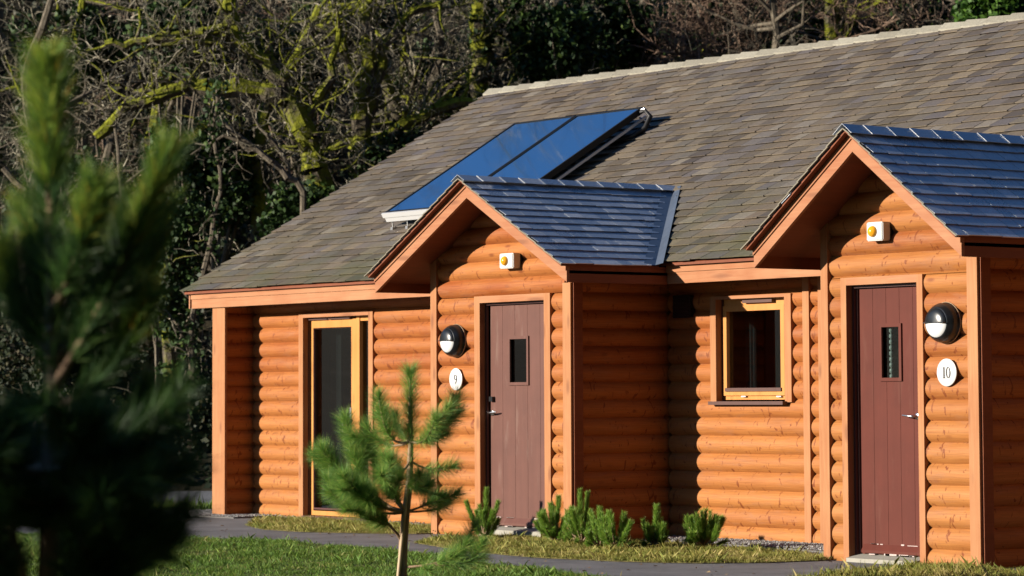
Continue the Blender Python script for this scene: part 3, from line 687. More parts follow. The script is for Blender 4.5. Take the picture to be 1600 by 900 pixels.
def glzrect(Y, u0, u1, v0, v1): Ys = Y + .085; um = (u0+u1)/2; return (xY(u0, Ys), xY(u1, Ys), zY(um, v1, Ys), zY(um, v0, Ys))
front_door(-D9, a9, b9, h9, 766.5, 478, 822, glzrect(-D9, 798, 825, 529, 598), M['door'], False, 770, 645, 623.5, 'faded plum painted door with small window, steel lever on its left')
front_door(-D10, a10, b10, h10, 1344.5, 452, 866, glzrect(-D10, 1379.5, 1407.5, 510, 591), M['door10'], True, 1434, 650.5, None, 'deep red brown door with slim window, steel lever at its right edge')
# something hanging behind the glass of door ten (a string of light shapes)
mb = MB(); prof = []
for i in range(9):
    q = onY(1393, 516 + i*9, -D10 + .13); prof += [(q[2] - .022, .002), (q[2] - .012, .015), (q[2] + .01, .015), (q[2] + .02, .002)]; qx = q
prof.sort(); mb.lathe((qx[0], qx[1], 0), (0, 0, 1), prof, 10, ups=(1, 0, 0)); o = mb.build('hanging_mobile', M['opal']); tag(o, 'string of pale beads hanging behind the window of door 10', 'mobile')

# --- patio door
Y = 0.0; X = lambda u, y=0.0, v=640: xY(u, y, v); Z = lambda u, v, y=0.0: zY(u, v, y)
pd = empty('patio_door', (X(525), 0, GZ)); pd.parent = lodge; pd.location = Vector((X(525), 0, GZ)) - lodge.location
boards('door_trim', M['boardz'], (pdx0, X(474.7), -.012, .055, zb, pdz)); boards('door_trim', M['boardz'], (X(577), pdx1, -.012, .055, zb, pdz))
zhi = Z(525, 494.5); boards('door_trim', M['boardx'], (X(474.7), X(577), -.012, .055, zhi, pdz))
fy = .075
x0, x1 = X(474.7), X(577); lx0, lx1 = X(482, fy), X(557.5, fy); gz0, gz1 = Z(515, 797, fy), Z(515, 513, fy); bz = Z(515, 806, fy)
def rect_frame(mb, x0, x1, z0, z1, y0, y1, wl, wr, wb, wt):
    mb.box(x0, x0 + wl, y0, y1, z0, z1); mb.box(x1 - wr, x1, y0, y1, z0, z1); mb.box(x0 + wl, x1 - wr, y0, y1, z0, z0 + wb); mb.box(x0 + wl, x1 - wr, y0, y1, z1 - wt, z1)
mb = MB(); mb.box(x0 - .01, x0 + .012, .056, .15, zb, zhi); mb.box(x0 + .012, lx0 - .004, fy + .03, .15, zb, zhi); mb.build('reveal', M['doorframe'], pd)
mb = MB(); rect_frame(mb, lx0, lx1, bz, Z(515, 499.5, fy), fy, fy + .06, X(490, fy) - lx0, lx1 - X(548.5, fy), gz0 - bz, Z(515, 499.5, fy) - gz1); mb.build('door_leaf', M['oak'], pd)
mb = MB(); mb.box(lx1 + .006, X(563, fy), fy - .01, fy + .07, bz - .03, zhi); mb.box(X(563, fy), x1 + .05, fy, fy + .07, Z(570, 501, fy), zhi - .004); mb.box(X(556, fy), lx1 + .006, fy, fy + .06, Z(550, 497, fy), zhi - .004); mb.build('side_frame', M['oak'], pd)
mb = MB(); mb.box(X(563, fy), x1 + .05, fy + .035, fy + .041, bz, Z(570, 501, fy)); mb.build('side_glass', M['glass'], pd)
mb = MB(); mb.box(X(489, fy), X(549, fy), fy + .03, fy + .036, gz0 - .01, gz1 + .01); mb.build('door_glass', M['glass'], pd)
mb = MB(); rect_frame(mb, X(489.5, fy), X(549, fy), gz0 - .012, gz1 + .008, fy + .0, fy + .028, .012, .008, .03, .01); mb.build('glazing_bead', M['doorframe'], pd)
zt_ = Z(515, 497.5, fy); mb = MB(); mb.box(lx0, X(513, fy - .01), fy - .03, fy + .03, zt_ - .012, zt_ + .012); mb.box(X(516, fy), X(550, fy), fy - .03, fy + .03, zt_ - .012, zt_ + .012); mb.build('trickle_vent', M['sill'], pd)
for v in (532, 607, 687, 762):
    zc = Z(481, v, fy); mb = MB(); mb.tube([(lx0 - .008, fy - .012, zc - .045), (lx0 - .008, fy - .012, zc + .045)], .011, 10); mb.box(lx0 - .006, lx0 + .02, fy - .006, fy + .001, zc - .04, zc + .04); mb.build('hinge', M['steel'], pd)
hx, hz_ = X(548.5, fy), Z(549, 655, fy); mb = MB(); mb.box(hx - .014, hx + .014, fy - .008, fy + .001, hz_ - .05, hz_ + .12)
mb.tube([(hx, fy, hz_), (hx, fy - .06, hz_), (hx - .01, fy - .072, hz_ - .01), (hx - .045, fy - .07, hz_ - .04), (hx - .055, fy - .066, hz_ - .13)], [.01, .01, .0105, .01, .008], 10); mb.build('handle', M['steel'], pd)
mb = MB(); mb.box(x0, x1, -.03, .15, zb, bz - .004); mb.build('door_sill', M['sill'], pd)
# curtains behind the glass
mb = MB()
for x_, w_ in ((X(500, .3), .16), (X(524, .3), .10)):
    n = 24; vs = []
    for i in range(n+1):
        xx = x_ + w_*i/n; yy = .32 + .025*math.sin(i*1.3); vs += [(xx, yy, .12), (xx, yy, 2.25)]
    mb.add(vs, [(2*i, 2*i+2, 2*i+3, 2*i+1) for i in range(n)], True)
o = mb.build('curtain', M['curtain']); tag(o, 'dark grey curtain hanging inside the glazed patio door', 'curtain')

# --- window
win = empty('window', (X(1175), 0, wz0)); win.parent = lodge; win.location = Vector((X(1175), 0, wz0)) - lodge.location
tx0, tx1 = X(1121.3), X(1228.7); th0, th1 = wz0 + .0, Z(1175, 466)
boards('window_trim', M['boardz'], (wx0, tx0, -.014, .055, wz0, wz1)); boards('window_trim', M['boardz'], (tx1, wx1, -.014, .055, wz0, wz1)); boards('window_trim', M['boardx'], (tx0, tx1, -.014, .055, th1, wz1))
fy = .07; fx0, fx1 = X(1129, fy), X(1229.5, fy) + .01; fz0, fz1 = Z(1175, 624.5, fy), Z(1175, 466, fy)
mb = MB(); mb.box(tx0 - .01, tx0 + .012, .056, .15, wz0, th1); mb.box(tx0 + .012, fx0, fy + .02, .15, wz0, th1); mb.build('reveal', M['doorframe'], win)
mb = MB(); rect_frame(mb, fx0, fx1, fz0, fz1, fy, fy + .07, .03, .03, .035, .06); mb.build('frame', M['oak'], win)
sx0_, sx1_ = X(1131, fy), X(1229, fy); sz0, sz1 = Z(1175, 618, fy), Z(1175, 477, fy); gx0, gx1, gz0, gz1 = X(1138.5, fy), X(1223, fy), Z(1175, 606, fy), Z(1175, 485.5, fy)
mb = MB(); rect_frame(mb, sx0_ + .02, sx1_, sz0, sz1, fy - .018, fy + .05, gx0 - sx0_ - .02, sx1_ - gx1, gz0 - sz0, sz1 - gz1); mb.build('sash', M['oak'], win)
mb = MB(); mb.box(gx0, gx1, fy + .02, fy + .026, gz0, gz1); mb.build('pane', M['glass'], win)
mb = MB(); mb.box(gx0 - .012, gx1 + .012, fy - .03, fy - .012, gz0 - .03, gz0); mb.build('drip_bar', M['sill'], win)
mb = MB(); mb.box(X(1157), X(1203), fy - .04, fy + .01, Z(1180, 472.5), Z(1180, 468)); mb.build('trickle_vent', M['sill'], win)
mb = MB(); mb.box(wx0 + .02, tx1 + .02, -.06, fy + .03, Z(1170, 632.5), Z(1170, 627)); mb.build('sill', M['sill'], win)
mb = MB()
for u in (1155, 1210):
    mb = MB(); mb.box(X(u) - .03, X(u) + .03, fy - .022, fy - .012, Z(u, 620.5), Z(u, 618.5)); mb.build('sash_catch', M['white'], win)
pass
mb = MB(); n = 16; vs = []
for i in range(n+1): vs += [(gx0 + .02 + .14*i/n, .25 + .02*math.sin(i*1.2), gz0 - .1), (gx0 + .02 + .14*i/n, .25 + .02*math.sin(i*1.2), gz1 + .05)]
mb.add(vs, [(2*i, 2*i+2, 2*i+3, 2*i+1) for i in range(n)], True); o = mb.build('curtain', M['curtain']); tag(o, 'grey green curtain drawn aside inside the square window', 'curtain')
# black box in the shaded corner
q0, q1 = onY(1053, 496, -.03), onY(1078, 462, -.03)
mb = MB(); mb.box(q0[0], q1[0], -.03, .03, q0[2], q1[2]); mb.box(q0[0] - .008, q1[0] + .008, -.036, -.03, q0[2] - .008, q1[2] + .008)
for i in range(5): zz = q0[2] + (q1[2]-q0[2])*(i+.5)/5; mb.box(q0[0] + .01, q1[0] - .01, -.042, -.036, zz - .008, zz + .004)
o = mb.build('vent_cover', M['black']); tag(o, 'black louvred box high on the shaded wall beside the porch', 'vent')

# ------------------------------------------------------------------ fittings on the porches
def wall_lamp(u, v, Yw, label):
    c = onY(u, v, Yw); e = empty('wall_lamp', (c[0], Yw, c[2])); tag(e, label, 'wall lamp', 'round bulkhead lamps')
    ax = (0, -1, 0); R0 = .148
    b = MB(); b.lathe((c[0], Yw, c[2]), ax, [(-.02, R0), (.014, R0), (.018, R0 - .006), (.05, R0 - .004), (.075, R0 - .014), (.098, R0 - .032), (.104, R0 - .036), (.104, .0)], 48); bo = b.build('body', M['black'], e)
    g = MB(); g.lathe((c[0], Yw, c[2]), ax, [(.0, R0 + .001), (.004, R0 + .005), (.008, R0 + .001)], 48); g.build('highlight_ring', M['cane'], bo)  # pale ring painted in as the highlight along the base edge
    pr = [(.104, R0 - .042), (.112, R0 - .048), (.124, .072), (.13, .04), (.132, .0)]
    d = MB(); d.lathe((c[0], Yw, c[2]), ax, pr, 24, a0=math.pi, a1=2*math.pi); d.build('diffuser', M['opal'], e)
    d = MB(); d.lathe((c[0], Yw, c[2]), ax, [(h + .006, r) for h, r in pr], 24, a0=0, a1=math.pi)
    d.box(c[0] - R0 + .044, c[0] + R0 - .044, Yw - .136, Yw - .10, c[2] - .003, c[2] + .003); d.build('eyelid', M['black'], e)
wall_lamp(713, 532.5, -D9, 'black round lamp with white lower half, above plaque 9')
wall_lamp(1478.5, 504.5, -D10, 'black round lamp with white lower half, above plaque 10')
def alarm(u0, u1, v0, v1, Yw, label):
    dp = .085; c0 = onY(u0, v1, Yw - dp); c1 = onY(u1, v0, Yw - dp); xc = (c0[0] + c1[0]) / 2; zc = (c0[2] + c1[2]) / 2
    e = empty('alarm_box', (xc, Yw, zc)); tag(e, label, 'alarm box', 'alarm boxes in the porch gables')
    import bmesh
    me = bpy.data.meshes.new('case'); bm = bmesh.new(); bmesh.ops.create_cube(bm, size=1)
    for v_ in bm.verts: v_.co = Vector((v_.co.x*(c1[0]-c0[0]), v_.co.y*dp - dp/2, v_.co.z*(c1[2]-c0[2])))
    bmesh.ops.bevel(bm, geom=list(bm.edges), offset=.008, segments=3, affect='EDGES'); bm.to_mesh(me); bm.free()
    o = bpy.data.objects.new('case', me); COL.objects.link(o); o.parent = e; me.materials.append(M['white'])
    b = MB(); b.box(c0[0] + .01, c1[0] - .004, Yw, Yw + .03, c0[2] + .01, c1[2] - .01); b.build('backplate', M['black'], e)
    d = MB(); lx = xc - .015; r = .042; d.lathe((lx, Yw - dp, zc), (0, -1, 0), [(-.002, r), (.008, r), (.018, r*.9), (.028, r*.7), (.034, r*.4), (.035, r*.38), (.035, .0)], 24); d.build('amber_lens', M['amber'], e)
alarm(780, 801.5, 395, 420, -D9, 'white box with amber lens in the gable above door 9')
alarm(1353.5, 1378.5, 346, 377, -D10, 'white box with amber lens in the gable above door 10')
def ring(mb, cx, cz, y, rx, rz, wx, wz, n=28, a0=0, a1=2*math.pi, th=.002):
    vs = []
    for i in range(n+1):
        a = a0 + (a1-a0)*i/n
        for rr, q in ((rx, rz), (rx - wx, rz - wz)): vs.append((cx + rr*math.cos(a), y, cz + q*math.sin(a)))
    mb.add(vs, [(2*i, 2*i+1, 2*i+3, 2*i+2) for i in range(n)])
def plaque(u, v, Yw, num, label):
    c = onY(u, v, Yw - .02); e = empty('number_plaque', (c[0], Yw, c[2])); tag(e, label, 'number plaque', 'round number plaques')
    d = MB(); d.lathe((c[0], Yw, c[2]), (0, -1, 0), [(-.01, .03), (.012, .03), (.012, .099), (.019, .1005), (.021, .0985), (.021, 0)], 40); d.build('disc', M['white'], e)
    y = Yw - .0245; t = MB(); hh = .040
    if num == '9':
        ring(t, c[0], c[2] + .017, y, .0225, .024, .0095, .005); 
        pts = []
        for i in range(13):
            a = -.15 - i/12*1.45; pts.append((c[0] - .012 + .031*math.cos(a), c[2] + .018 + .058*math.sin(a), .0095 - .004*i/12))
        vs = []
        for x_, z_, w_ in pts: vs += [(x_ - w_*.5, y - .0003, z_ + w_*.2), (x_ + w_*.5, y - .0003, z_ - w_*.2)]
        t.add(vs, [(2*i, 2*i+1, 2*i+3, 2*i+2) for i in range(12)])
    else:
        x1 = c[0] - .024
        t.box(x1 - .005, x1 + .005, y - .001, y, c[2] - hh, c[2] + hh); t.box(x1 - .013, x1 + .013, y - .0015, y, c[2] - hh - .001, c[2] - hh + .0035)
        t.add([(x1 - .013, y - .0005, c[2] + hh - .012), (x1 - .0036, y - .0005, c[2] + hh - .009), (x1, y - .0005, c[2] + hh + .001)], [(0, 1, 2)])
        ring(t, c[0] + .019, c[2], y, .023, hh + .001, .0105, .005)
    t.build('numeral', M['digit'], e)
plaque(712, 592.5, -D9, '9', 'white round plaque with a grey number 9')
plaque(1479, 582, -D10, '10', 'white round plaque with a grey number 10')

# ------------------------------------------------------------------ solar collectors
def roofpt(x, y, h): return np.array([x, y, mainz(y)]) + nm*h
SX0, SX1, SY0, SY1, SH0, SH1 = 1.66, 3.83, .56, 2.25, .20, .235
xm = (SX0 + SX1) / 2; panels = []
for (xa, xb, lab) in ((SX0, xm - .012, 'blue glass solar collector, the far one of the pair on the roof'), (xm + .012, SX1, 'blue glass solar collector nearer the right, with a pipe at its top corner')):
    e = empty('solar_collector', roofpt(xa, SY0, SH0)); tag(e, lab, 'solar panel', 'solar collectors on the main roof')
    a, b, c, d = roofpt(xa, SY0, SH0), roofpt(xb, SY0, SH0), roofpt(xb, SY1, SH1), roofpt(xa, SY1, SH1); dn = -nm*.06
    ux = np.array([1, 0, 0.]); uy = (d - a) / np.linalg.norm(d - a); f = MB(); w_ = .022
    def bar(p, q, wdir): f.prism([p, q, q + wdir*w_, p + wdir*w_], dn)
    bar(a, d, ux); bar(b, c, -ux); f.prism([a + ux*w_, b - ux*w_, b - ux*w_ + uy*w_, a + ux*w_ + uy*w_], dn); f.prism([d + ux*w_, c - ux*w_, c - ux*w_ - uy*w_, d + ux*w_ - uy*w_], dn)
    f.build('frame', M['rubber'], e)
    f = MB(); f.prism([a + ux*.03 + uy*.03, b - ux*.03 + uy*.03, c - ux*.03 - uy*.03, d + ux*.03 - uy*.03], -nm*.06); f.v = [tuple(np.array(v_) - nm*.006) for v_ in f.v]; f.build('glass', M['solar'], e)
    f = MB(); 
    f.prism([a - uy*.012 + ux*-.02, b - uy*.012 + ux*.012, b - uy*.012 + ux*.012 - nm*.05, a - uy*.012 - ux*.02 - nm*.05], -uy*.02); f.prism([a - uy*.005 - ux*.0 - nm*.052, b - uy*.005 - nm*.052, b - uy*.005 - nm*.10, a - uy*.005 - nm*.10], -uy*.02); f.build('bottom_rail', M['alum'], e)
    panels.append((e, a, b, c, d))
e, a, b, c, d = panels[1]; f = MB()   # side rail, struts
f.prism([b + np.array([-.03, 0, 0]) - nm*.10, c + np.array([-.03, 0, 0]) - nm*.10, c + np.array([-.03, 0, 0]) - nm*.125, b + np.array([-.03, 0, 0]) - nm*.125], (.03, 0, 0)); f.build('side_rail', M['alum'], e)
for e_, x_ in ((panels[0][0], SX0 + .05), (panels[0][0], SX0 + .32), (panels[1][0], SX1 - .25)):
    f = MB(); f.tube([roofpt(x_, SY0 + .02, SH0 - .09), roofpt(x_, SY0 - .02, .012)], .008, 6); f.box(*sum([[q - .02, q + .02] for q in roofpt(x_, SY0 - .02, .012)], [])); f.build('leg', M['steel'], e_)
for x_ in (SX1 - .04, xm + .1):
    f = MB(); f.tube([roofpt(x_, SY1 - .05, SH1 - .09), roofpt(x_, SY1 + .02, .01)], .012, 6); f.build('leg', M['steel'], panels[1][0])
f = MB(); f.tube([roofpt(SX1 - .02, SY1 - .06, SH1 - .04), roofpt(SX1 + .06, SY1 - .03, SH1 - .03), roofpt(SX1 + .10, SY1 - .03, SH1 - .10), roofpt(SX1 + .08, SY1 - .12, .06), roofpt(SX1 + .0, SY1 - .22, .035), roofpt(SX1 - .3, SY1 - .3, .035)], [.018, .02, .026, .028, .028, .028], 10); f.build('pipe', M['rubber'], panels[1][0])
f = MB(); f.tube([roofpt(SX1 - .0, SY1 - .03, SH1 - .02), roofpt(SX1 + .045, SY1 - .02, SH1 - .01), roofpt(SX1 + .06, SY1 - .03, SH1 - .05)], .012, 8); f.build('pipe_elbow', M['steel'], panels[1][0])

# ------------------------------------------------------------------ pines
def needles(path, r0, n, Ln, ang, wd, rng, tipbias=0.0, forward=True):
    """needle triangles along a polyline path: returns (n,3,3)"""
    P = np.array(path, float); sg = np.diff(P, axis=0); sl = np.linalg.norm(sg, axis=1); cs = np.concatenate([[0], np.cumsum(sl)]); t = rng.uniform(tipbias, 1, n) * cs[-1]
    i = np.clip(np.searchsorted(cs, t) - 1, 0, len(sl)-1); f = (t - cs[i]) / (sl[i] + 1e-9); p = P[i] + sg[i]*f[:, None]; T = sg[i] / (sl[i][:, None] + 1e-9)
    ref = np.where(np.abs(T[:, 2:3]) < .9, [[0, 0, 1.]], [[1., 0, 0]]); A = np.cross(T, ref); A /= np.linalg.norm(A, axis=1)[:, None]; B = np.cross(T, A)
    ph = rng.uniform(0, 2*np.pi, n)[:, None]; rad = A*np.cos(ph) + B*np.sin(ph); an = (ang + rng.normal(0, .16, n))[:, None]
    d = T*np.cos(an) + rad*np.sin(an) + np.array([0, 0, .06]); l_ = Ln * rng.uniform(.7, 1.1, n)[:, None]
    s_ = np.cross(d, rng.normal(0, 1, (n, 3))); s_ /= np.linalg.norm(s_, axis=1)[:, None]; b0 = p + rad*r0
    return np.stack([b0 - s_*wd/2, b0 + s_*wd/2, b0 + d*l_], 1)
def bezier(p0, p1, p2, n=6):
    t = np.linspace(0, 1, n)[:, None]; return (1-t)**2*np.array(p0) + 2*t*(1-t)*np.array(p1) + t*t*np.array(p2)
# --- young pine in front of porch nine
rng = np.random.default_rng(4); base = onZ(628, 932, GZ); SD = depth(base)
sp_ = empty('young_pine', base); tag(sp_, 'young green pine sapling in the lawn before door 9', 'pine tree')
def pp(u, v, dd=0): return atD(u, v, SD + dd)
trunk = [pp(628, 932), pp(630, 850), pp(634, 800), pp(639, 760), pp(641, 720), pp(642, 690), pp(641, 650), pp(641, 610), pp(641, 584)]
mb = MB(); mb.tube(trunk, [.030, .028, .026, .022, .019, .016, .012, .009, .006], 10)
TW = []; ND = []
NL = .115
def branch(pts, r0, dens=500, tip=.15, sub=0, nl=NL, ang=.95):
    P = np.array(pts); 
    if len(P) == 3: P = bezier(P[0], P[1], P[2], 7)
    mb.tube(P, list(np.linspace(r0, r0*.35, len(P))), 6); ln = np.linalg.norm(np.diff(P, axis=0), axis=1).sum()
    ND.append(needles(P, r0*.5, int(dens*1.5*ln/.35), nl, ang, .0019, rng, tip))
    e_ = P[-1] - P[-2]; e_ /= np.linalg.norm(e_); ND.append(needles([P[-1] - e_*.02, P[-1] + e_*.012], .002, 160, nl*.85, .5, .0019, rng))
    for k in range(sub):
        i = rng.integers(2, len(P)-1); d = P[i] - P[i-1]; d /= np.linalg.norm(d); side = np.cross(d, rng.normal(0, 1, 3)); side /= np.linalg.norm(side)
        q = P[i] + d*rng.uniform(.06, .12) + side*rng.uniform(.05, .11) + np.array([0, 0, .03]); branch([P[i], (P[i]+q)/2 + [0, 0, -.01], q], r0*.6, dens, 0.0, 0)
ND.append(needles(trunk[5:], .01, 1400, NL, .85, .0019, rng)); ND.append(needles([trunk[-1] - [0, 0, .03], trunk[-1] + [0, 0, .012]], .004, 260, NL, .6, .0019, rng)); ND.append(needles(trunk[3:6], .014, 260, NL*.9, .9, .0019, rng))
W1 = trunk[5]
branch([W1, pp(600, 706), pp(592, 620, -.1)], .010, 700, .25, 1); branch([W1, pp(600, 710, .1), pp(573, 668, .15)], .009, 520, .35, 1)
branch([W1, pp(690, 700, .1), pp(713, 622, .1)], .010, 800, .2, 2); branch([W1, pp(668, 700, -.15), pp(680, 655, -.3)], .008, 500, .2, 1); branch([W1, pp(625, 690, .25), pp(618, 650, .35)], .008, 500, .2, 1)
W2 = trunk[4]
branch([W2, pp(672, 742), pp(707, 730, -.05)], .008, 420, .35, 0); branch([W2, pp(620, 760, -.2), pp(600, 715, -.3)], .009, 480, .3, 1)
branch([trunk[3], pp(668, 778, .1), pp(668, 745, .25)], .009, 600, .3, 1); branch([trunk[3], pp(645, 770, -.1), pp(655, 740, -.3)], .008, 500, .2, 1)
W3 = trunk[2]
branch([W3, pp(570, 800), pp(503, 702, -.1)], .013, 900, .35, 3); branch([W3, pp(560, 790, .2), pp(540, 655, .2)], .012, 900, .3, 4); branch([W3, pp(590, 800, -.2), pp(536, 745, -.35)], .012, 900, .3, 4)
branch([W3, pp(600, 770, .2), pp(575, 690, .3)], .011, 900, .25, 3); branch([W3, pp(580, 812, -.1), pp(516, 770, -.2)], .011, 800, .35, 3); branch([W3, pp(610, 760, -.25), pp(596, 742, -.45)], .010, 700, .25, 2)
branch([pp(631, 850), pp(600, 800, -.1), pp(560, 790, -.15)], .011, 700, .45, 3); branch([W3, pp(665, 790, .0), pp(712, 772, -.05)], .009, 520, .4, 1); branch([W3, pp(690, 800, .15), pp(700, 785, .3)], .008, 300, .4, 0)
LB = pp(629, 886); branch([LB, pp(672, 886, -.1), pp(716, 868, -.1)], .009, 500, .62, 1); branch([pp(680, 882, -.08), pp(710, 888, -.12), pp(752, 872, -.1)], .007, 620, .2, 2); branch([pp(690, 880, -.08), pp(702, 868, 0), pp(733, 853, 0)], .006, 560, .2, 1)
mb.build('trunk', M['pinebark'], sp_); np_mesh('needles', np.concatenate(ND), 3, M['needle'], sp_)
mb = MB(); mb.tube([pp(619, 934, -.03), pp(637, 752, -.03)], .012, 8); o = mb.build('support_cane', M['cane']); tag(o, 'pale cane standing beside the trunk of the young pine', 'cane')
# --- dwarf mountain pines along the bed
def dwarf(u, v, Yp, shoots, label, spread=.16, bush=1.0, seed=0):
    spread *= 1.08
    rg_ = np.random.default_rng(seed); c = onY(u, v, Yp); c[2] = GZ + .02; e = empty('dwarf_pine', c); tag(e, label, 'dwarf pine', 'dwarf pines planted along the bed')
    D_ = depth(c); st = MB(); nd = []
    for (su, sv, dd) in shoots:
        tip = atD(su, sv, D_ + dd); h = tip[2] - c[2]; mid = np.array([c[0]*.45 + tip[0]*.55, c[1]*.45 + tip[1]*.55, c[2] + h*.35]); P = bezier(c + [0, 0, .02], mid, tip, 7)
        st.tube(P, list(np.linspace(.011, .004, 7)), 6)
        top = P[3:]; nd.append(needles(top, .006, 700, .05, .5, .0034, rg_)); nd.append(needles(P[1:5], .004, 360, .045, .85, .0034, rg_)); nd.append(needles([tip - [0, 0, .012], tip + [0, 0, .004]], .002, 90, .032, .4, .003, rg_))
    for k in range(int(26*bush)):
        a = rg_.uniform(0, 6.28); r = spread*rg_.uniform(.3, 1); h = rg_.uniform(.03, .25)*(1 + .25*bush)*(1.2 - .6*r/spread); tip = c + np.array([math.cos(a)*r, math.sin(a)*r, h]); P = bezier(c + [0, 0, .02], c + np.array([math.cos(a)*r*.8, math.sin(a)*r*.8, h*.35]), tip, 6)
        st.tube(P, list(np.linspace(.008, .003, 6)), 5); nd.append(needles(P[2:], .003, 330, .045, .62, .0034, rg_))
    st.build('stem', M['pinebark'], e); np_mesh('needles', np.concatenate(nd), 3, M['dwarf'], e)
dwarf(757, 840, -1.45, [(760,766,0),(729,786,.05),(778,786,-.05),(745,800,.1),(770,800,-.1)], 'dwarf pine with one tall candle, left of door 9 step', .13, .55, 1)
dwarf(868, 848, -1.42, [(873,778,0),(850,800,.1),(893,795,-.1),(860,790,.15),(845,805,-.1)], 'bushy dwarf pine at the right foot of door 9', .2, 1.3, 2)
dwarf(910, 850, -1.50, [(906,768,0),(918,772,.05),(895,800,-.1),(922,800,.1)], 'tallest dwarf pine, with twin candles beside the corner board', .15, 1.0, 3)
dwarf(938, 856, -1.75, [(937,796,0),(925,806,.08),(950,804,-.1)], 'small dwarf pine between the twin candled one and a broad one', .13, .6, 4)
dwarf(962, 862, -1.80, [(952,802,0),(975,807,.05),(935,815,.1),(985,818,-.1)], 'broad dwarf pine with bare lower stems before the dark wall', .17, .9, 5)
dwarf(1022, 858, -1.35, [(1026,792,0),(1008,822,.08),(1036,822,-.08)], 'narrow dwarf pine with a single central candle', .11, .7, 6)
dwarf(1100, 860, -1.10, [(1081,810,0),(1100,808,.05),(1118,808,-.05),(1130,812,.1),(1092,815,-.1)], 'rounded dwarf pine in front of the sunlit wall, rightmost of the row', .18, 1.4, 7)
# --- large blurred pine close to the camera
def big_pine(root_loc, seed, H, hero=False, label=''):
    rg_ = np.random.default_rng(seed); e = empty('near_pine', root_loc); tag(e, label, 'pine tree')
    c = np.array(root_loc, float); st = MB(); nd = []; ndt = []
    tops = c + np.array([0, 0, H]); lead = [c, c + [0.01, 0, H*.3], c + [.0, .02, H*.6], c + [.02, 0, H*.85], tops]
    st.tube(lead, [.035, .03, .022, .014, .008], 10)
    nd.append(needles(lead[2:], .012, 1500, .125, .8, .0042, rg_)); ndt.append(needles(lead[3:], .012, 900, .12, .8, .0042, rg_)); ndt.append(needles([tops - [0, 0, .05], tops + [0, 0, .03]], .006, 260, .09, .75, .004, rg_))
    for i in range(5): a = i*1.25; ndt.append(needles([tops, tops + [math.cos(a)*.03, math.sin(a)*.03, .05]], .003, 26, .07, .3, .005, rg_))
    for q in range(4):
        a = 1.6*q + .4; l0 = c + [0, 0, .45 + .05*q]; st.tube(bezier(l0, l0 + [math.cos(a)*.16, math.sin(a)*.16, .1], l0 + [math.cos(a)*.2, math.sin(a)*.2, .5], 6), [.022, .02, .018, .015, .012, .01], 6)
    z = .70
    while z < H - .98:
        nb = rg_.integers(7, 10); L_ = min(.32, .09 + (H - z)*.20)
        for k in range(nb):
            a = 2*math.pi*k/nb + rg_.uniform(0, 1); l_ = L_*rg_.uniform(.75, 1.05); d = np.array([math.cos(a), math.sin(a), 0]); p0 = c + [0, 0, z]; p2 = p0 + d*l_ + [0, 0, l_*rg_.uniform(.30, .55)]; P = bezier(p0, p0 + d*l_*.65 + [0, 0, -.01], p2, 8)
            st.tube(P, list(np.linspace(.013, .004, 8)), 5); nd.append(needles(P[2:], .004, int(1150*l_/.5), .12, .7, .0045, rg_))
            for q in range(4):
                j = rg_.integers(2, 7); s_ = np.cross(d, [0, 0, 1])*rg_.choice([-1, 1]); q2 = P[j] + d*.12 + s_*rg_.uniform(.1, .2) + [0, 0, rg_.uniform(.03, .14)]; nd.append(needles([P[j], q2], .003, 330, .12, .65, .0045, rg_)); st.tube([P[j], q2], [.005, .003], 4)
        z += rg_.uniform(.12, .17)
    return e, st, nd, ndt
BD = 8.2; bp = atD(72, 631, BD); bp[2] = GZ + .03; top = atD(100, 108, BD); Hb = top[2] - bp[2]
e, st, nd, ndt = big_pine(bp, 21, Hb, True, 'large dark pine close by on the left, out of focus')
rb = np.random.default_rng(9); ctr = bp + [0, 0, Hb*.55]
for (u0, v0, u1, v1, u2, v2, dd) in ((85,600,170,480,265,235,-.1), (85,560,150,500,205,330,.15), (90,640,200,560,250,330,.2), (80,520,60,430,45,330,.2), (85,480,120,420,150,300,-.2), (85,640,180,600,225,470,0), (80,760,190,740,235,620,.1), (80,560,20,480,5,400,.1), (80,620,130,540,165,400,.25)):
    P = bezier(atD(u0, v0, BD), atD(u1, v1, BD + dd*.5), atD(u2, v2, BD + dd), 9); st.tube(P, list(np.linspace(.014, .006, 9)), 6)
    nd.append(needles(P[1:], .005, 1000, .12, .62, .0045, rb)); ndt.append(needles(P[5:], .005, 700, .11, .55, .0045, rb))
st.build('trunk', M['pinebark'], e); np_mesh('needles', np.concatenate(nd), 3, M['needleb'], e); np_mesh('sunlit_needles', np.concatenate(ndt), 3, M['needlet'], e)  # last mesh: top and tip needles coloured as if sunlit
# its neighbours toward the sun, outside the picture, whose shade falls on its lower half
for (dx, dist, sc_, lab) in ((0, 1.9, 1.0, 'pine next to the blurred pine, on its sunny side'), (.9, 2.6, 1.05, 'pine standing second from the blurred pine toward the sun'), (-.9, 2.4, 1.0, 'pine toward the sun and nearest the path'), (0.3, 3.4, 1.15, 'pine farthest toward the sun from the blurred pine')):
    c_ = copy_tree(e); p_ = np.array([bp[0], bp[1]]) + dist*np.array([L.x, L.y])/math.hypot(L.x, L.y) + dx*np.array([-L.y, L.x]); c_.location = (p_[0], p_[1], GZ + .03); c_.scale = (sc_,)*3; c_.rotation_euler = (0, 0, dx*2 + dist); c_['label'] = lab; c_['group'] = 'pines in a clump beside the lawn'
e['group'] = 'pines in a clump beside the lawn'

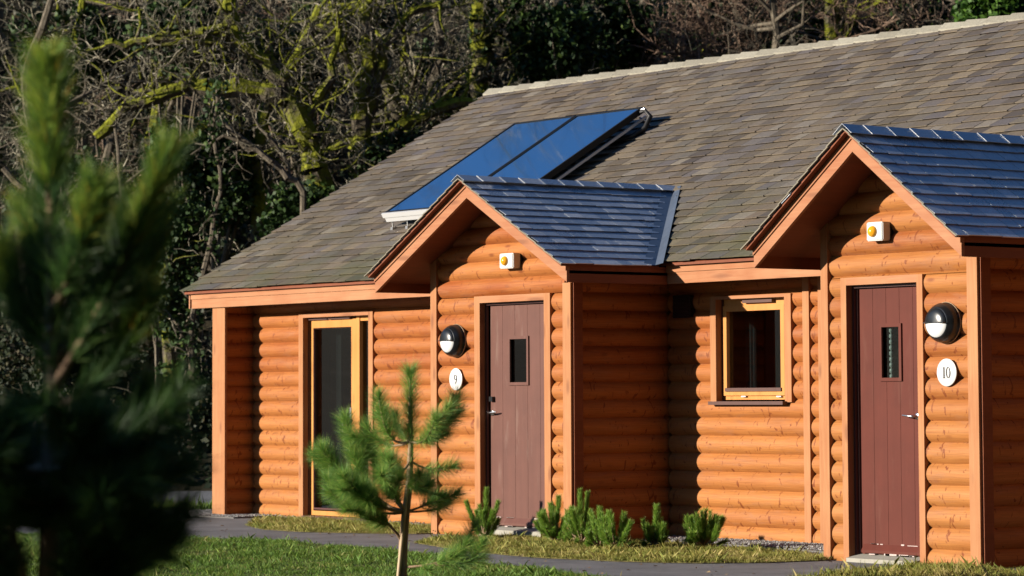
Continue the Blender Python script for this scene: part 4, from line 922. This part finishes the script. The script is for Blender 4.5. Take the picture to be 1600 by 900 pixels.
# ------------------------------------------------------------------ the wood behind
def wander(rg_, p, d, ln, r0, r1, nseg, curl=.35, up=.0, out=None):
    pts = [np.array(p, float)]; d = np.array(d, float); d /= np.linalg.norm(d); sl = ln / nseg
    for i in range(nseg):
        d = d + rg_.normal(0, curl, 3) + np.array([0, 0, up]); d /= np.linalg.norm(d); pts.append(pts[-1] + d*sl)
    rr = np.linspace(r0, r1, nseg + 1)
    for i in range(nseg): out.append((*pts[i], *pts[i+1], rr[i], rr[i+1]))
    return pts, rr
def sprout(rg_, pts, rr, lv, ln, TH, TH2, n, curl=.32, start=.2):
    m_ = len(pts) - 1
    for k in range(n):
        t = rg_.uniform(start, 1)*m_; i = min(int(t), m_-1); f = t - i; p = pts[i]*(1-f) + pts[i+1]*f; r = rr[i]*(1-f) + rr[i+1]*f
        d0 = pts[i+1] - pts[i]; d0 = d0/np.linalg.norm(d0); d = d0*rg_.uniform(.1, .7) + rg_.normal(0, .75, 3); l_ = ln*rg_.uniform(.5, 1.2)
        out = TH if r*.6 > .022 else TH2
        q, qq = wander(rg_, p, d, l_, max(.0042, min(r*.6, l_*.02)), .0032, 5 if lv > 0 else 4, curl, .05, out)
        if lv > 0: sprout(rg_, q, qq, lv-1, l_*.55, TH, TH2, 4 if lv > 1 else 3, curl*1.1, .15)
def finish_tree(name, e, TH, TH2, barkmat, twigmat, ivy=None, ivymat='ivy'):
    np_mesh('trunk', frusta(TH, 7), 4, M[barkmat], e); np_mesh('twigs', frusta(TH2, 3), 4, M[twigmat], e)
    if ivy is not None and len(ivy): np_mesh('ivy', ivy, 4, M[ivymat], e)
def leaves(C_, n, rad, size, rg_):
    """diamond leaves scattered round centre points C_ (m,3) within rad"""
    C_ = np.array(C_, float); i = rg_.integers(0, len(C_), n); d = rg_.normal(0, 1, (n, 3)); d /= np.linalg.norm(d, axis=1)[:, None]; p = C_[i] + d*(rad*rg_.uniform(.25, 1, n)**.6)[:, None]
    a = rg_.normal(0, 1, (n, 3)); a /= np.linalg.norm(a, axis=1)[:, None]; b = np.cross(a, rg_.normal(0, 1, (n, 3))); b /= np.linalg.norm(b, axis=1)[:, None]; s_ = (size*rg_.uniform(.6, 1.2, n))[:, None]
    return np.stack([p - a*s_*.5, p + b*s_*.38, p + a*s_*.6, p - b*s_*.38], 1)
def hero(base_uvD, limbs, seed, label, nsp=26, ln=1.1, bark='moss', tw='twig', ivy=0, lv=2, name='mossy_tree', spr_start=.0):
    rg_ = np.random.default_rng(seed); u, v, D = base_uvD; b = atD(u, 631, D); b[2] = hz(D) - .1; e = empty(name, b); tag(e, label, 'tree', 'bare trees in the wood behind the lodge'); TH, TH2, iv = [], [], []
    for li, (pts, r0, r1) in enumerate(limbs):
        P = [atD(q[0], q[1], D + (q[2] if len(q) > 2 else 0)) for q in pts]
        if li == 0: P = [b] + P
        # smooth and roughen
        Q = [P[0]]
        for i in range(len(P)-1):
            for t in (.33, .66, 1): Q.append(P[i]*(1-t) + P[i+1]*t + (rg_.normal(0, .025, 3) if t < 1 else 0))
        rr = np.linspace(r0, r1, len(Q)) * rg_.uniform(.85, 1.2, len(Q)) * (1.55 if bark == 'moss' else 1.2)
        for i in range(len(Q)-1): TH.append((*Q[i], *Q[i+1], rr[i], rr[i+1]))
        sprout(rg_, Q[3 if li == 0 else 0:], rr, lv, ln, TH, TH2, nsp, start=spr_start)
        if ivy: iv += Q
    finish_tree(name, e, TH, TH2, bark, tw, leaves(iv, ivy, .22, .09, rg_) if ivy else None); return e
hero((515,600,45), [([(512,330),(492,265),(482,215),(458,165),(440,145),(385,140),(338,142),(296,130),(250,150),(200,166),(150,215)], .13, .05), ([(440,145),(418,95),(368,55),(358,0),(352,-40)], .075, .05), ([(358,35),(320,52),(262,60),(210,64),(165,68)], .06, .03), ([(360,50),(330,66),(255,70)], .04, .03), ([(490,260),(470,200),(520,120),(530,40)], .06, .03)], 31, 'mossy tree with a thick limb reaching left above the roof corner', 22, 1.1)
hero((590,600,46), [([(585,320),(562,235),(566,165),(578,95),(572,30),(575,-30)], .13, .05), ([(562,235),(588,130),(600,70),(640,20),(690,5)], .06, .03), ([(566,250),(610,208),(636,190),(700,165),(760,160)], .08, .04), ([(572,160),(545,100),(528,40),(520,0)], .05, .03)], 32, 'mossy forked tree rising behind the middle of the roof slope', 22, 1.1)
hero((480,600,43.5), [([(474,300),(440,265),(400,232),(352,192),(316,174)], .045, .018), ([(470,296),(430,225),(395,180)], .02, .012), ([(400,235),(350,212),(298,242)], .022, .012)], 33, 'pale bare branches bending left just above the far roof corner', 8, .7, 'bark', 'twig', 0, 1, 'bare_tree', .3)
hero((235,600,44), [([(228,528),(200,488),(150,410),(110,360),(60,318),(5,262)], .08, .04), ([(200,488),(215,400),(190,300),(180,200)], .04, .02)], 34, 'pale leaning trunk at the far left, behind the blurred pine', 16, .9, 'bark')
hero((262,600,42.6), [([(262,520),(256,440),(270,370),(262,300),(255,210)], .07, .03), ([(262,470),(285,400),(300,330)], .04, .02)], 35, 'ivy clad trunk left of the lodge corner', 14, .6, 'moss', 'twig', 3200, 1, 'ivy_clad_tree')
hero((300,600,42.4), [([(296,660),(300,560),(305,470),(330,380),(345,300),(332,200),(340,140)], .045, .02), ([(300,560),(280,510),(240,470)], .03, .012)], 36, 'slender ivy speckled stem against the dark, just left of the eaves', 12, .6, 'bark', 'twig', 900, 1, 'ivy_clad_tree')
hero((752,600,47), [([(752,150),(755,90),(748,50),(752,0),(750,-40)], .12, .08), ([(752,60),(790,20),(830,-10)], .05, .03)], 37, 'upright moss and ivy trunk above the far end of the ridge', 18, 1.0, 'moss', 'twig', 1500, 2)
hero((1015,600,49), [([(1010,120),(1000,40),(1020,-30)], .10, .06), ([(1008,100),(960,60),(905,30)], .05, .03)], 38, 'grey bare tree above the middle of the ridge', 22, 1.2, 'bark')
hero((1150,600,48), [([(1150,110),(1160,40),(1140,-30)], .06, .04), ([(1150,110),(1110,60),(1090,10)], .04, .02), ([(1150,100),(1200,50),(1240,0)], .04, .02), ([(1140,120),(1080,90),(1040,80)], .03, .02)], 39, 'thicket of reddish bare branches over the ridge', 42, .9, 'bark', 'redtwig')
hero((1300,600,50), [([(1303,90),(1298,30),(1300,-40)], .09, .06), ([(1300,60),(1340,20),(1400,-10)], .04, .02)], 40, 'dark upright trunk with yellow moss behind the right half of ridge', 18, 1.1, 'moss', 'redtwig')
hero((1440,600,49), [([(1438,60),(1442,20),(1436,-40)], .08, .06), ([(1440,50),(1400,20),(1380,-20)], .04, .02)], 41, 'bare trunk behind the ridge near the right edge', 22, 1.1, 'bark', 'redtwig')
hero((410,600,47), [([(405,330),(398,250),(420,150),(470,80),(500,10)], .09, .04), ([(400,240),(360,200),(330,150)], .04, .02)], 42, 'dark tree standing behind the thick mossy limb', 24, 1.2, 'moss', 'darktwig')
hero((40,600,46), [([(45,500),(30,380),(60,260),(40,120),(80,0)], .10, .05), ([(40,230),(100,170),(180,120)], .05, .02)], 43, 'bare tree at the left edge of the picture', 26, 1.2, 'bark', 'twig')
hero((675,600,48), [([(672,250),(660,170),(690,90),(680,0)], .08, .04), ([(665,180),(720,120),(800,90)], .04, .02)], 44, 'twiggy tree between the forked mossy tree and the upright ivy trunk', 26, 1.2, 'bark', 'twig')
hero((880,600,48), [([(878,150),(890,80),(870,0)], .07, .04), ([(885,90),(840,50),(800,20)], .04, .02)], 45, 'twiggy tree behind the left half of the ridge', 28, 1.2, 'bark', 'twig')
# generic bare trees, one mesh pair reused
protos = []
for k in range(4):
    rg_ = np.random.default_rng(60 + k); TH, TH2 = [], []; e = empty('bare_tree', (0, 0, 0)); tag(e, 'bare twiggy tree deep in the wood', 'tree', 'bare trees in the wood behind the lodge')
    pts, rr = wander(rg_, (0, 0, 0), (rg_.uniform(-.3, .3), rg_.uniform(-.3, .3), 1), 6.5, .12, .03, 14, .10, .03, TH); sprout(rg_, pts, rr, 2, 2.2, TH, TH2, 42, .28, .12)
    finish_tree('bare_tree', e, TH, TH2, ('moss', 'bark')[k % 2], ('twig', 'darktwig', 'twig', 'redtwig')[k]); protos.append(e)
rr_ = random.Random(8); spots = []
for i in range(24):
    u = -80 + i*75 + rr_.uniform(-25, 25); D = rr_.uniform(46.5, 58); spots.append((u, D))
for i, (u, D) in enumerate(spots):
    e = protos[i] if i < 4 else copy_tree(protos[i % 4]); p = atD(u, 631, D); e.location = (p[0], p[1], hz(D) - .15); e.rotation_euler = (0, 0, rr_.uniform(0, 6.28)); s_ = rr_.uniform(.75, 1.2); e.scale = (s_, s_, s_)
    e['label'] = 'bare twiggy tree among the others deep in the wood'
for i, (x_, y_, s_) in enumerate(((-33, 17, 1.5), (-37, 22, 1.7), (-30, 12, 1.35), (-34, 9, 1.5), (-40, 15, 1.6))):   # tall bare trees higher on the slope, above the picture; the collectors mirror them
    e = copy_tree(protos[i % 4]); D_ = depth((x_, y_, 0)); e.location = (x_, y_, hz(D_) - .2); e.rotation_euler = (0, 0, i*1.3); e.scale = (s_,)*3; e['label'] = 'bare twiggy tree among the others deep in the wood'
# evergreen ivy and holly masses
def holly(u, v, D, ru, rv, n, mat, label, seed, size=.10):
    rg_ = np.random.default_rng(seed); c = atD(u, v, D); b = np.array([c[0], c[1], hz(D) - .1]); e = empty('evergreen_shrub', b); tag(e, label, 'shrub', 'evergreen shrubs in the wood'); sc_ = D/FPX; m_ = 46
    q = rg_.normal(0, 1, (m_, 3)); q /= np.linalg.norm(q, axis=1)[:, None]; q *= rg_.uniform(.2, 1, m_)[:, None]**.5
    C_ = c + RT*(q[:, :1]*ru*sc_) + np.array([0, 0, 1])*(q[:, 2:]*rv*sc_) + FW*(q[:, 1:2]*ru*sc_*.6)
    np_mesh('foliage', leaves(C_, n, .30, size, rg_), 4, M[mat], e)
    T_ = []
    for k in range(7): wander(rg_, b, C_[k] - b, float(np.linalg.norm(C_[k]-b)), .04, .012, 5, .06, 0, T_)
    np_mesh('stem', frusta(T_, 5), 4, M['bark'], e)
HL = [(870,70,47,75,50,7000,'ivy','dark glossy evergreen above the far part of the ridge'), (950,60,48.5,80,70,8000,'ivy','tall dark evergreen behind the middle of the ridge'), (1565,12,46,55,40,6000,'ivyb','bright green bush at the top right corner'), (700,130,49,70,60,5000,'ivy','dark evergreen behind the forked mossy tree'),
 (250,400,43.4,55,110,6500,'ivy','tangle of ivy left of the lodge, behind the blurred pine'), (290,50,49,80,50,5500,'ivy','evergreen at the top, behind the thick mossy limb'), (340,270,47,60,90,5000,'ivy','dark evergreen just left of the roof corner'), (640,250,46,70,40,4500,'ivy','low evergreen along the left slope of the roof'),
 (100,330,48,90,90,5000,'ivy','dark evergreen behind the blurred pine'), (120,80,50,110,60,6000,'ivy','evergreen in the top left corner'), (470,90,50,90,70,5000,'ivy','evergreen high between the mossy trees'), (1250,40,51,110,50,6000,'ivy','dark evergreen behind the reddish thicket'), (1440,30,51,80,45,5000,'ivy','dark evergreen behind the right end of ridge'),
 (1080,30,51,80,50,5000,'ivy','dark evergreen between the bare grey tree and the thicket'), (560,30,50,90,50,5000,'ivy','evergreen at the top behind the forked tree'), (480,350,44.5,60,60,3500,'ivy','low evergreen behind the far roof verge'), (120,600,44,130,110,9000,'cover','low dark undergrowth behind the blurred pine'), (310,640,42.6,60,60,3000,'cover','low tangle beside the corner post')]
for i, h_ in enumerate(HL): holly(*h_, 100 + i, .10 if h_[2] > 44 else .08)
# undergrowth: brambles and loose twigs, ground cover
rg_ = np.random.default_rng(77); out = []
for i in range(1500):
    u = rg_.uniform(-150, 1700); D = rg_.uniform(42.3, 57); p = atD(u, 631, D); p[2] = hz(D); wander(rg_, p, rg_.normal(0, .7, 3) + [0, 0, .9], rg_.uniform(.5, 1.8), .007, .003, 6, .35, -.05, out)
o = np_mesh('brambles', frusta(out, 3), 4, M['twig']); tag(o, 'tangled bare brambles covering the wooded slope', 'undergrowth', kind='stuff')
n = 60000; us = rg_.uniform(-200, 1800, n); Ds = rg_.uniform(41.5, 62, n); P = CAM + (FW + RT*((us - PPX)/FPX)[:, None] - UP*((631 - PPY)/FPX))*Ds[:, None]; P[:, 2] = GZ + np.maximum(0, Ds - FOOT)*.55 + rg_.uniform(0, .35, n)
a = rg_.normal(0, 1, (n, 3)); a /= np.linalg.norm(a, axis=1)[:, None]; b = np.cross(a, rg_.normal(0, 1, (n, 3))); b /= np.linalg.norm(b, axis=1)[:, None]; s_ = rg_.uniform(.06, .14, n)[:, None]
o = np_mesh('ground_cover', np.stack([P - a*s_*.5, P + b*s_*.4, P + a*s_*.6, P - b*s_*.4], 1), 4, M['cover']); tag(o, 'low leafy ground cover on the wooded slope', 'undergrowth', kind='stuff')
